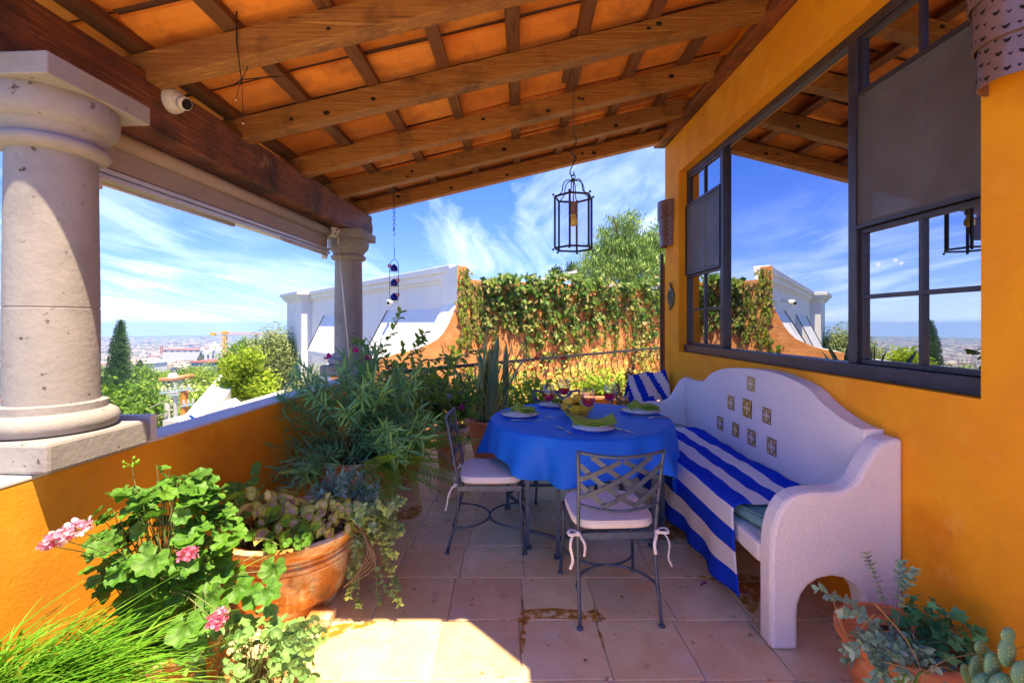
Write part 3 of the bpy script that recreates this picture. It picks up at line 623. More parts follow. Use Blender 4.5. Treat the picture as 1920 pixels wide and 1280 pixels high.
# ------------------------------------------------------------------ neighbouring white building
U = Vector((-.634, .773, 0)); NN = Vector((-.773, -.634, 0)); C0 = Vector((-1.02, 8.53, 0))
nb = thing('white_building', (-3, 11, -4), 'white neighbouring building with cornice and sloping sunlit skylight hoods', 'building')
def uv(a, n, z): s = a/.773; p = C0+U*s+NN*n; return Vector((p.x, p.y, z))
def ubox(mb, a0, a1, n0, n1, z0, z1):
    vs = [uv(a, n, z) for z in (z0, z1) for a, n in ((a0, n0), (a0, n1), (a1, n1), (a1, n0))]
    return mb.add(vs, [(0, 1, 2, 3), (7, 6, 5, 4), (0, 4, 5, 1), (1, 5, 6, 2), (2, 6, 7, 3), (3, 7, 4, 0)])
m = MB(); ubox(m, .03, 9.2, -.10, 0, -5, 2.45); m.build('wall', white_s, nb)
m = MB(); ubox(m, .03, 7.18, 0, .05, 2.30, 2.36); ubox(m, .03, 7.18, 0, .10, 2.36, 2.48); ubox(m, .03, 7.18, -.12, .16, 2.48, 2.60); m.build('cornice', white_s, nb, bevel=.01)
m = MB(); ubox(m, 7.18, 8.7, .001, .337, -5, 2.30); m.build('pier', white_s, nb)
m = MB(); ubox(m, 7.12, 8.76, 0, .40, 2.30, 2.38); ubox(m, 7.06, 8.85, 0, .46, 2.38, 2.48); ubox(m, 7.0, 8.9, -.12, .54, 2.48, 2.601); m.build('pier_cornice', white_s, nb, bevel=.01)
def hood(a0, a1, z1, z0, t_):
    m = MB(); A = [uv(a0, .002, z1), uv(a1, .002, z1), uv(a1, t_, z0), uv(a0, t_, z0), uv(a0, .002, z0-.25), uv(a1, .002, z0-.25), uv(a1, t_, z0-.12), uv(a0, t_, z0-.12)]
    m.add(A, [(0, 1, 2, 3), (3, 2, 6, 7), (7, 6, 5, 4), (0, 3, 7, 4), (1, 5, 6, 2)]); m.build('skylight_hood', white_s, nb)
    for a in (a0, a1):
        q = MB(); q.tube([uv(a, .01, z1+.02), uv(a, t_+.01, z0+.02)], .012, 5); q.build('hood_edge', black_i, nb)
hood(.39, 2.4, 1.80, .90, .5); hood(4.1, 6.15, 1.75, .66, .5)
recm = mat('recess_shade', [(.62, .68, .78)], rough=.8)
scm = thing('wall_camera', tuple(uv(2.0, .1, 2.05)), 'small white camera fixed high on the white building', 'camera')
p = uv(2.0, .12, 2.05); MB().tube([uv(2.0, .0, 2.05), uv(2.0, .14, 2.02), uv(1.9, .22, 2.0)], .035, 8).build('arm', white_s, scm); MB().ball(uv(1.9, .24, 1.98), .075, 10, 8).build('dome', plastic_w, scm, smooth=True); MB().ball(uv(1.86, .30, 1.97), .035, 8, 6).build('lens', dark_hole, scm)
sl_ = thing('wall_lamp', tuple(uv(8.2, .36, .55)), 'small dark lamp on the white pier', 'lamp'); m = MB(); ubox(m, 8.1, 8.35, .34, .50, .45, .75); m.build('lamp_body', black_i, sl_); m = MB(); ubox(m, 8.06, 8.39, .338, .53, .76, .79); m.build('lamp_cap', black_i, sl_)
# vine covered orange garden wall with curved end
vw_m = mat('old_orange_wall', [(.66, .27, .10), (.74, .34, .13), (.60, .24, .09), (.78, .42, .20)], scale=1.6, rough=.9, bump=.6, bscale=25, dirt=[((.30, .14, .07), 3.0, .56, .78), ((.80, .55, .32), 4.5, .62, .8)], spec=.1)
VY = lambda X: 8.55+.5*X
def vp(x, y): t_ = (x-960)/F; X = t_*8.55/(1-.5*t_); Z = VY(X); return (X, EYE-(y-HY)/F*Z)
out_ = [vp(*p) for p in ((620, 690), (700, 676), (748, 661), (762, 658.5), (777, 655), (792, 650), (806, 643.5), (821, 635), (831, 624), (839, 611), (846, 596), (852, 581), (856.5, 569), (857, 568), (857, 497), (876, 499.5), (878, 523), (900, 525.5), (934, 526))]
Zr = VY(4.8); out_ += [(4.8, 2.27), (4.8, -4), (vp(620, 690)[0], -4)]
vn = Vector((-.447, .894, 0))
vwall = thing('garden_wall', (1, 9, -4), 'old orange garden wall with white curved end, overgrown with vines', 'wall')
m = MB(); m.prism(out_, 0, .88, lambda u, v, w_: (u+vn.x*w_, VY(u)+vn.y*w_, v), 0, 1); m.build('wall_body', [vw_m, white_s], vwall, bevel=.004)
m = MB(); q1 = [(1.6, 2.275), (4.8, 2.275), (4.8, 2.34), (1.6, 2.34)]; m.prism(q1, -.03, .40, lambda u, v, w_: (u+vn.x*w_, VY(u)+vn.y*w_, v)); m.build('coping', alum, vwall)
# far roof edge behind
rf = thing('tiled_roof', tuple(P(1040, 530, 19)), 'sloping brown roof edge of a house behind the vine wall', 'roof')
m = MB(); m.prism([(P(985, 529, 19).x, P(985, 529, 19).z), (P(1082, 506, 19).x, P(1082, 506, 19).z), (P(1082, 511, 19).x, P(1082, 511, 19).z), (P(985, 534, 19).x, P(985, 534, 19).z)], 19, 23, lambda u, v, w_: (u, w_, v)); m.build('roof_edge', white_h2, rf)
m = MB(); m.box((P(990, 0, 19.3).x, 19.3, -4), (P(1079, 0, 19.3).x, 22.8, P(0, 536, 19).z)); m.build('wall', terra, rf)

# lower white stair wall and neighbour house below the parapet
lw = thing('white_stair_wall', tuple(P(400, 760, 11)), 'sunlit white wall sloping down like a stair side beyond the parapet', 'wall')
A0, A1 = P(414, 701, 13.5), P(330, 797, 9.5); B0, B1 = P(414, 733, 13.5), P(376, 782, 10.6)
B1 = A1+Vector((.55, .1, -.02)); B0 = A0+Vector((.55, .1, -.02))
m = MB(); lo_ = Vector((0, 0, -5)); m.add([A0, A1, B1, B0, A0+lo_, A1+lo_, B1+lo_, B0+lo_], [(0, 1, 2, 3), (0, 4, 5, 1), (1, 5, 6, 2), (2, 6, 7, 3), (3, 7, 4, 0), (4, 7, 6, 5)]); m.build('wall_body', white_s, lw)
lh = thing('white_gable_house', tuple(P(415, 775, 10)), 'low white house gable with a blue stripe just beyond the parapet', 'house')
pts = [(371, 792), (400, 757), (422, 751), (442, 767), (448, 792)]
Zg = 9.2; pg = [(P(x, y, Zg).x, P(x, y, Zg).z) for x, y in pts]; pg = pg+[(pg[-1][0], -4.5), (pg[0][0], -4.5)]
m = MB(); m.prism(pg, Zg, Zg+.35, lambda u, v, w_: (u, w_, v)); m.build('gable', white_s, lh)
pg2 = [(P(x, y, Zg+.3).x, P(x, y, Zg+.3).z) for x, y in ((385, 790), (403, 764), (421, 758), (436, 771), (440, 790))]
m = MB(); m.prism(pg2, Zg+.352, Zg+3.5, lambda u, v, w_: (u, w_, v-.05)); m.build('roof', greyroof, lh)
bl = mat('blue_paint', [(.02, .12, .60)], rough=.6)
m = MB(); q = [P(352, 778, 9.1), P(358, 777, 9.1), P(368, 784, 9.1), P(361, 786, 9.1)]; m.add(q+[p+Vector((0, .1, -.1)) for p in q], [(0, 1, 2, 3), (4, 7, 6, 5), (0, 4, 5, 1), (1, 5, 6, 2), (2, 6, 7, 3), (3, 7, 4, 0)]); m.build('blue_stripe', bl, lh)
# lower patio with posts
pv = mat('pale_paving', [(.50, .49, .46), (.60, .58, .55)], scale=3, rough=.9)
m = MB(); a, b = P(436, 752, 14), P(580, 752, 14); m.box((a.x, 11.2, -2.3), (b.x+2, 15.5, a.z-.0)); struct(m.build('lower_patio', pv))
for k, x in enumerate((487, 513, 538)):
    p = P(x, 741, 13); t = thing('glass_rail_post', (p.x, 13, -1), ('left dark post of the patio glass railing', 'middle dark post of the patio glass railing', 'right dark post of the patio glass railing')[k], 'post', 'posts of the lower patio railing')
    MB().box((p.x-.06, 12.95, -2.2), (p.x+.06, 13.05, p.z)).build('post_shaft', alum, t); MB().box((p.x-.08, 12.93, p.z+.001), (p.x+.08, 13.07, p.z+.03)).build('post_cap', black_i, t)
    if k < 2:
        x2 = P((513, 538)[k], 0, 13).x; MB().box((p.x+.08, 12.99, -2.0), (x2-.08, 13.01, p.z-.1)).build('pane', lant_g, t)
# far left neighbour roof seen beside the near column
nr = thing('orange_neighbour_roof', (-7, 6, -1), 'orange plastered neighbour wall top left of the near column', 'wall'); p = P(8, 754, 6)
m = MB(); m.box((p.x-3, 6, -5), (p.x+.35, 6.4, p.z)); m.build('wall_body', orange, nr)

# ------------------------------------------------------------------ diagonal terrace railing
rail = thing('iron_railing', (0, 6.2, 0), 'dark wrought iron railing with bellied balusters along the terrace edge', 'railing')
RD = Vector((4.39, 4.9, 0)).normalized(); RN = Vector((RD.y, -RD.x, 0)); R0 = Vector((-1.34, 4.78, 0)); RL = 7.4
m = MB(); m.beam(R0+Vector((0, 0, .985)), R0+RD*RL+Vector((0, 0, .985)), .05, .034); m.build('top_rail', black_i, rail, bevel=.003)
m = MB(); m.beam(R0+Vector((0, 0, .10)), R0+RD*RL+Vector((0, 0, .10)), .03, .015); m.build('bottom_rail', black_i, rail)
bal = MB(); ar = MB(); sp = .22
pts = [(0, .11), (.01, .2), (.05, .32), (.075, .45), (.05, .58), (.01, .68), (.0, .76)]
sc_pts = spline([Vector((0, a, z)) for a, z in pts], 3)
for k in range(int(RL/sp)):
    o_ = R0+RD*(sp*(k+.5)); q = MB(); q.tube([o_-RN*(p.y*-1)+Vector((0, 0, p.z)) if 0 else o_+RN*p.y+RD*(p.y*.9)+Vector((0, 0, p.z)) for p in sc_pts], .007, 5); q.lathe([(.001, .775), (.016, .79), (.001, .805)], tuple(o_), 6); q.build('baluster', black_i, rail)
    q = MB(); q.tube([o_+RD*(sp*1.0*math.cos(t))+Vector((0, 0, .76+.21*math.sin(t))) for t in [math.pi*i/10 for i in range(11)]], .006, 5); q.build('arch', black_i, rail)
pm = thing('metal_post', (1.79, 5.42, 0), 'tall brown metal post at the corner of the orange house', 'post')
MB().box((1.765, 5.40, 0), (1.80, 5.435, 2.33)).build('post_shaft', winf, pm); MB().box((1.805, 5.405, .3), (1.86, 5.43, 2.2)).build('gate_edge', clay_s, pm); MB().box((1.75, 5.385, 0), (1.815, 5.45, .012)).build('base_plate', winf, pm)

# ------------------------------------------------------------------ air
hz_ = MB(); hz_.box((-4200, -4200, -84), (4200, 4200, 11.5)); ho = hz_.build('haze', bpy.data.materials.new('haze_air'))
hm_ = ho.data.materials[0]; hm_.use_nodes = True; t_ = hm_.node_tree; t_.nodes.clear(); oo = N(t_, 'ShaderNodeOutputMaterial'); pv_ = N(t_, 'ShaderNodeVolumePrincipled')
pv_.inputs['Color'].default_value = (.42, .66, 1, 1); pv_.inputs['Density'].default_value = .00036; pv_.inputs['Anisotropy'].default_value = 0; t_.links.new(pv_.outputs[0], oo.inputs['Volume'])
ho['kind'] = 'stuff'
# ------------------------------------------------------------------ bench
bench = thing('plaster_bench', (1.5, 3.3, 0), 'long white plastered bench with curved back and inset painted tiles along the orange wall', 'bench')
s_ = .00245; X0b = lambda x: (x-960)*s_; Z0b = lambda y: EYE-(y-HY)*s_
side = [(1688, 822), (1672, 824), (1657, 829), (1646, 838), (1636, 851), (1627, 866), (1619, 881), (1611, 896), (1601, 908), (1585, 917), (1568, 921), (1545, 922), (1522, 922), (1503, 925), (1488, 931), (1474, 941), (1463, 957), (1455, 976), (1449.5, 998), (1447, 1020), (1446, 1054), (1446, 1218.8)]
arch = [(1497, 1218.8), (1496.5, 1160), (1498, 1135), (1504.5, 1115), (1517, 1098), (1536, 1086), (1560, 1081), (1584, 1085), (1604, 1097), (1618, 1116), (1624, 1140), (1625, 1218.8), (1688, 1218.8)]
sp_ = [(X0b(x), Z0b(y)) for x, y in side+arch]; sp_ = [(x, max(z, 0)) for x, z in sp_]
def arm(y0, y1, name):
    m = MB(); m.prism(sp_, y0, y1, lambda u, v, w_: (u if u < 1.77 else WX(w_)-.002, w_, v)); return m.build(name, white_p, bench, bevel=.018)
arm(2.09, 2.195, 'arm'); arm(4.47, 4.575, 'arm')
bk = [(1688, 823), (1650, 814), (1614, 803), (1585, 788), (1563, 772), (1537, 750), (1512, 724.6), (1475, 706), (1439, 695), (1405, 690.5), (1383, 689.5), (1364, 690), (1349, 693), (1336, 698.5), (1327, 706), (1321, 713.4), (1316, 716), (1303, 712.5), (1293, 712)]
def bkp(x, y): Z = 1.705*F/(x-960); return (Z, EYE-(y-HY)*Z/F)
prof = [bkp(*p) for p in bk]; prof = [(2.196, prof[0][1])]+[p for p in prof if p[0] > 2.2 and p[0] < 4.46]+[(4.469, prof[-1][1])]
rp = [(v.x, v.y) for v in spline([(a, b, 0) for a, b in prof], 3)]
m = MB(); m.prism(rp+[(4.469, .36), (2.196, .36)], 0, 1, lambda u, v, w_: (1.70 if w_ < .5 else WX(u)-.002, u, v)); m.build('back', white_p, bench, bevel=.014)
m = MB(); m.box((1.19, 2.196, .345), (1.699, 4.469, .445)); m.build('seat_slab', white_p, bench, bevel=.02)
m = MB(); m.box((1.60, 2.9, 0), (1.77, 3.05, .344)); m.box((1.22, 3.0, 0), (1.36, 3.10, .344)); m.build('support', white_p, bench, bevel=.01)
def tile_pat(name, c_bg, c_pet, c_line, c_cor):
    m = bpy.data.materials.new(name); m.use_nodes = True; t = m.node_tree; b = t.nodes['Principled BSDF']; b.inputs['Roughness'].default_value = .25
    tc = N(t, 'ShaderNodeTexCoord'); sp = N(t, 'ShaderNodeSeparateXYZ'); t.links.new(tc.outputs['Object'], sp.inputs[0])
    y = math_n(t, 'MULTIPLY', sp.outputs[1], 1); z = math_n(t, 'MULTIPLY', sp.outputs[2], 1)
    r = math_n(t, 'SQRT', math_n(t, 'ADD', math_n(t, 'MULTIPLY', y, y), math_n(t, 'MULTIPLY', z, z)))
    th = math_n(t, 'ARCTAN2', z, y); pet = math_n(t, 'ABSOLUTE', math_n(t, 'COSINE', math_n(t, 'MULTIPLY', th, 2)))
    f = math_n(t, 'SUBTRACT', r, math_n(t, 'MULTIPLY', pet, .9))
    cor = math_n(t, 'SUBTRACT', math_n(t, 'SQRT', math_n(t, 'ADD', math_n(t, 'POWER', math_n(t, 'SUBTRACT', math_n(t, 'ABSOLUTE', y), 1.0), 2), math_n(t, 'POWER', math_n(t, 'SUBTRACT', math_n(t, 'ABSOLUTE', z), 1.0), 2))), .62)
    col = mixc(t, math_n(t, 'LESS_THAN', cor, 0), c_bg, c_cor)
    col = mixc(t, math_n(t, 'LESS_THAN', math_n(t, 'ABSOLUTE', cor), .07), col, c_line)
    col = mixc(t, math_n(t, 'LESS_THAN', f, 0), col, c_pet)
    col = mixc(t, math_n(t, 'LESS_THAN', math_n(t, 'ABSOLUTE', f), .08), col, c_line)
    col = mixc(t, math_n(t, 'LESS_THAN', math_n(t, 'ABSOLUTE', math_n(t, 'SUBTRACT', f, -.38)), .05), col, c_cor)
    col = mixc(t, math_n(t, 'LESS_THAN', r, .16), col, (.85, .8, .6))
    ed = math_n(t, 'MAXIMUM', math_n(t, 'ABSOLUTE', y), math_n(t, 'ABSOLUTE', z)); col = mixc(t, math_n(t, 'GREATER_THAN', ed, .93), col, c_line)
    t.links.new(col, b.inputs['Base Color']); return m
tpA = tile_pat('talavera_brown', (.60, .33, .07), (.78, .64, .30), (.16, .08, .03), (.72, .46, .13)); tpB = tile_pat('talavera_blue', (.50, .34, .12), (.60, .60, .54), (.14, .11, .08), (.70, .48, .18)); tpC = tile_pat('talavera_pale', (.50, .45, .32), (.62, .60, .50), (.30, .20, .10), (.52, .40, .20))
TL = [(1408.5, 719.5, 14.5, 30, tpC, 'pale cream patterned tile at the top of the bench back'), (1371, 755, 16, 29, tpB, None), (1401.5, 765, 20, 38, tpA, 'largest brown patterned tile in the middle of the bench back'), (1438, 779, 19, 33, tpB, None),
      (1350.5, 793, 13, 28, tpB, None), (1379.5, 805.5, 14.5, 29, tpA, None), (1409.5, 820, 16, 33, tpB, None), (1447.5, 837, 17, 36, tpB, None)]
for x, y, w_, h_, mm, lab in TL:
    Z = 1.70*F/(x-960); z = EYE-(y-HY)*Z/F; hh = h_*Z/F/2*.88; hw_ = hh*.93
    q = MB(); q.box((-.0035, -1, -1), (.0035, 1, 1)); me = q.mesh('inset_tile', mm); o = bpy.data.objects.new('inset_tile', me); C.objects.link(o); o.parent = bench
    o.location = Vector((1.6985, Z, z))-Vector(bench.location); o.scale = (1, hw_, hh); o.rotation_euler = (R.uniform(-.03, .03), 0, 0)
    if lab: o['label'] = lab
# teal seat cushion
def pad(name, lo, hi, m_, label, cat, r=.03, group=None, loc=None, pipe=None, M=None, parent=None):
    """rounded box pad with soft bulge and piping"""
    lo, hi = Vector(lo), Vector(hi); c = (lo+hi)/2; h = (hi-lo)/2; q = MB(); nu, nv = 36, 14
    def fn(u, v):
        a = 2*math.pi*u; th = -math.pi/2+math.pi*v
        ca, sa = math.cos(a), math.sin(a); pw = 5.0
        k = (abs(ca)**pw+abs(sa)**pw)**(-1/pw); e = .35
        cz = abs(math.cos(th))**.28 if v not in (0, 1) else 0
        p = Vector((h.x*ca*k*cz, h.y*sa*k*cz, h.z*math.copysign(abs(math.sin(th))**.5, math.sin(th))))
        p.z *= 1-.12*max(abs(p.x/h.x), abs(p.y/h.y))**3
        p = p+c
        return (M @ p) if M else p
    q.grid(fn, nu, nv, closed_u=True)
    return q, [(M @ p if M else p) for p in [Vector((c.x+h.x*.975*math.cos(a)*((abs(math.cos(a))**5+abs(math.sin(a))**5)**(-.2)), c.y+h.y*.975*math.sin(a)*((abs(math.cos(a))**5+abs(math.sin(a))**5)**(-.2)), 0)) for a in [2*math.pi*i/48 for i in range(48)]]], c, h
q, ring, c, h = pad('seat_cushion', (1.205, 2.215, .447), (1.695, 4.455, .535), teal, '', '')
tq = tag(q.build('seat_cushion', teal, smooth=True), 'pale teal bench cushion peeking out from under the striped towel', 'cushion')
q = MB()
for dz in (.478, .526): q.tube([Vector((p.x, p.y, dz)) for p in ring], .005, 5, closed=True)
q.build('piping', teal, tq, smooth=True)
# striped towel over the bench
tw = MB(); NS = 9; L = .50+.045+.40
def towel(u, v):    # u along Y, v from the back over the seat edge down
    Y = 2.40+u*1.78; d = v*L; n = .006*math.sin(u*23+v*3)+.004*math.sin(u*51+v*11)+.006*math.sin(u*9-v*14)
    if u < .04 and d > .5: Y += 0
    if d < .485: X = 1.685-d; z = .550+n*.7+.004*math.sin(d*30+u*9)
    elif d < .545: t_ = (d-.485)/.06*math.pi/2; X = 1.200-.035*math.sin(t_); z = .550-.044*(1-math.cos(t_))+n*.4
    else:
        e = (d-.545); k_ = e/.40; X = 1.165-.012*math.sin(u*14)*k_-.02*k_+.018*math.sin(u*33+1)*k_*k_; z = .506-e*(1+.05*math.sin(u*3)); Y += .05*k_*(u-.5)-.05*k_*(1-u)**3
    return (X, Y, z)
tw.grid(towel, 70, 63, mif=lambda u, v: [0, 1][int(v*NS) % 2])
tag(tw.build('striped_towel', [tow_b, tow_w], smooth=True, solid=.006), 'large blue and white striped towel draped over the bench seat and hanging down its front', 'towel')
# small folding chair with a second towel behind the far bench arm
fc = thing('folding_chair', (1.52, 4.98, 0), 'dark blue framed chair behind the far arm of the bench, mostly under a towel', 'chair')
q = MB()
for x in (1.34, 1.68): q.tube([(x, 5.12, 0), (x, 5.0, .45), (x, 5.06, .93)], .012, 8)
q.build('back_frame', iron, fc, smooth=True)
for x in (1.34, 1.68): MB().tube([(x, 4.72, 0), (x, 4.76, .44)], .012, 8).build('leg', iron, fc, smooth=True)
MB().tube([(1.34, 5.06, .93), (1.51, 5.09, .945), (1.68, 5.06, .93)], .012, 8).build('top_rail', iron, fc, smooth=True); MB().box((1.33, 4.74, .43), (1.69, 5.02, .455)).build('seat', iron, fc, bevel=.006)
q = MB()
def t2(u, v):
    d = (v-.5)*.84; X = 1.30+u*.40; tilt = (u-.5)*.10
    z = .962-abs(d)*.72+tilt*.6+.012*math.sin(u*12+v*5); Y = 5.065+d*.32+.02*math.sin(u*9+v*7)+(.012 if d > 0 else -.012)
    if abs(d) < .03: z -= .006
    return (X+.06*abs(d)*(1 if u > .5 else -1.2), Y, z)
q.grid(t2, 30, 34, mif=lambda u, v: int((u*.75+v*.45)*7) % 2)
tag(q.build('striped_towel', [tow_b, tow_w], smooth=True, solid=.006), 'small blue and white striped towel hung over the chair behind the bench', 'towel')

# ------------------------------------------------------------------ table
TC = Vector((.52, 3.48, 0)); TZ = .78; TRr = .67
table = thing('round_table', tuple(TC), 'round table with dark iron legs under the blue cloth', 'table')
MB().lathe([(.01, TZ-.03), (TRr-.01, TZ-.03), (TRr, TZ-.02), (TRr-.004, TZ-.006), (.01, TZ-.005)], tuple(TC), 56).build('table_top', winf, table, smooth=True, angle=30)
angs = [math.radians(a) for a in (-134, -114)]; LR = .60; LG = []
for k in range(4):
    for a in (-134, -112):
        t_ = math.radians(a+90*k); p = TC+Vector((math.cos(t_)*LR, math.sin(t_)*LR, 0)); LG.append(p)
        q = MB(); q.box((p.x-.014, p.y-.014, .012), (p.x+.014, p.y+.014, TZ-.03)); lg = q.build('leg', iron, table, bevel=.003); MB().box((p.x-.026, p.y-.026, 0), (p.x+.026, p.y+.026, .012)).build('foot', iron, lg)
q = MB()
for i in range(8):
    a, b = LG[i], LG[(i+1) % 8]; a = a+Vector((0, 0, .12)); b = b+Vector((0, 0, .12))
    if i % 2 == 0: q.beam(a, b, .018, .022)
    else:
        mid = (a+b)/2; mid = mid+(Vector((TC.x, TC.y, .12))-mid)*.12; pp = spline([a, mid, b], 6)
        for j in range(len(pp)-1): q.beam(pp[j], pp[j+1], .018, .022)
q.build('base_ring', iron, table)
# cloth
def angd(a, b): return abs((a-b+math.pi) % (2*math.pi)-math.pi)
def cloth(u, v):
    a = 2*math.pi*u; top = .52
    if v <= top: r = TRr*v/top+.002; z = TZ+.004+.0016*math.sin(9*a+20*r)*(v/top)+.003*math.exp(-((r*math.sin(a-.25)+.12)/.012)**2)+.0025*math.exp(-((r*math.cos(a+.3)-.1)/.012)**2)
    else:
        t_ = (v-top)/(1-top); drop = .205+.34*math.exp(-(angd(a, math.radians(-14))/.50)**2)+.10*math.exp(-(angd(a, math.radians(165))/.5)**2)+.035*math.sin(3*a+.5)+.06*math.exp(-(angd(a, math.radians(-118))/.35)**2)
        fold = (.6*(abs(math.sin(6.5*a+.7))**1.6*2-1)+.45*math.sin(8*a+2.1)+.35*math.sin(19*a))*.062
        tt = min(1, t_*4); r = TRr+.012*math.sin(tt*math.pi/2)+(fold*(.5+.5*t_)+.038)*t_**.75; z = TZ+.004-.014*(1-math.cos(min(1, t_*6)*math.pi/2))-drop*max(0, t_-.03)
    x, y = TC.x+r*math.cos(a), TC.y+r*math.sin(a)
    return (x, y, z)
q = MB(); q.grid(cloth, 240, 46, closed_u=True)
tag(q.build('tablecloth', blue_cl, smooth=True, solid=.003), 'plain royal blue cloth draped over the round table', 'tablecloth')

# ------------------------------------------------------------------ chairs
def make_chair(label):
    t = thing('iron_chair', (0, 0, 0), label, 'chair', 'iron chairs with lattice backs round the table')
    for s in (-1, 1):
        q = MB(); q.tube(spline([(s*.21, .205, .42), (s*.208, .21, .25), (s*.222, .235, .012)], 5), .0095, 8); lg = q.build('leg', iron, t, smooth=True); MB().lathe([(.016, 0), (.017, .006), (.010, .014)], (s*.222, .236, 0), 10).build('foot', iron, lg)
        q = MB(); q.tube(spline([(s*.215, -.275, .875), (s*.205, -.245, .70), (s*.20, -.21, .50), (s*.20, -.20, .38), (s*.20, -.215, .22), (s*.205, -.272, .012)], 5), .0095, 8); lg = q.build('leg', iron, t, smooth=True); MB().lathe([(.016, 0), (.017, .006), (.010, .014)], (s*.205, -.273, 0), 10).build('foot', iron, lg)
    q = MB(); c_ = [(-.212, .21), (.212, .21), (.205, -.205), (-.205, -.205)]
    for i in range(4): a, b = c_[i], c_[(i+1) % 4]; q.beam((a[0], a[1], .425), (b[0], b[1], .425), .012, .032)
    q.build('seat_frame', iron, t)
    for sg in (1, -1):
        q = MB(); yb = .222*sg if sg > 0 else -.228; pts = []
        for i in range(17):
            th = math.pi*i/16; pts.append((.208*math.cos(th), yb-sg*math.sin(th)*(.222 if sg > 0 else .228), .165))
        q.tube(pts, .007, 7); q.build('stretcher', iron, t, smooth=True)
    bow = lambda x: -.03*(1-(x/.21)**2)
    yb = lambda z: -.205-.07*max(0, (z-.45)/.42)
    q = MB(); q.tube([(x, yb(.87)+bow(x), .872-.022*(1-(x/.215)**2)) for x in [-.215+.043*i for i in range(11)]], .0095, 8); q.build('top_rail', iron, t, smooth=True)
    q = MB(); q.tube([(x, yb(.60)+bow(x), .60-.03*(1-(x/.205)**2)) for x in [-.203+.0406*i for i in range(11)]], .008, 8); q.build('bottom_rail', iron, t, smooth=True)
    zt = lambda x: .862-.022*(1-(x/.215)**2); zb = lambda x: .604-.03*(1-(x/.205)**2)
    for s in (-1, 1):
        for k in range(5):
            # strap from the upper left, sweeping down to the right; clipped to the frame
            q = MB(); pp = []
            for i in range(22):
                t_ = i/21; x = (-.205+.41*t_)*s; z = 1.0-.098*k-.27*t_-.05*4*t_*(1-t_)*.6
                if zb(x) < z < zt(x) and abs(x) < .207: pp.append(Vector((x, yb(z)+bow(x)+(.0035 if s > 0 else -.0035), z)))
            if len(pp) > 2:
                for i in range(len(pp)-1):
                    d = (pp[i+1]-pp[i]).normalized(); q.beam(pp[i]-d*.001, pp[i+1]+d*.001, .026, .003, up=(0, 1, .2))
                q.v = [v for v in q.v]; q.build('lattice_strap', iron, t)
    return t
def make_cushion(label):
    q, ring, c, h = pad('', (-.215, -.20, .442), (.215, .225, .505), cushion_w, '', '')
    t = tag(q.build('chair_cushion', cushion_w, smooth=True), label, 'cushion', 'white seat cushions on the iron chairs')
    q = MB()
    for dz in (.460, .494): q.tube([Vector((p.x*.995, p.y*.995, dz)) for p in ring], .0038, 5, closed=True)
    q.build('piping', cushion_w, t, smooth=True)
    for s in (-1, 1):
        q = MB()
        for loop in ([(s*.2, -.2, .45), (s*.235, -.235, .44), (s*.25, -.26, .40), (s*.24, -.27, .34), (s*.255, -.28, .30)], [(s*.2, -.2, .45), (s*.19, -.24, .435), (s*.175, -.255, .40), (s*.18, -.26, .35)], [(s*.2, -.2, .45), (s*.245, -.21, .46), (s*.25, -.24, .45), (s*.205, -.225, .445)]):
            q.tube(spline(loop, 4), .008, 6, flat=(1, .3))
        q.ball((s*.205, -.222, .447), .013, 8, 6); q.build('tie', cushion_w, t, smooth=True)
    return t
cd = [((.525, 2.52), .05, 'iron lattice back chair in front of the table, its back to the viewer', 'white cushion on the front chair with dangling ties'),
      ((-.155, 3.185), -math.pi/2+.02, 'iron lattice back chair on the left side of the table', 'white cushion on the left chair beside the plants'),
      ((.42, 4.03), math.pi, 'iron lattice back chair on the far side of the table by the planters', 'white cushion on the far chair, hidden mostly by the cloth')]
c0 = make_chair(cd[0][2]); k0 = make_cushion(cd[0][3])
for i, ((x, y), rz, l1, l2) in enumerate(cd):
    a = c0 if i == 0 else copy_tree(c0); b = k0 if i == 0 else copy_tree(k0)
    a.location = (x, y, 0); a.rotation_euler = (0, 0, rz); a['label'] = l1; b.location = (x, y, 0); b.rotation_euler = (0, 0, rz); b['label'] = l2

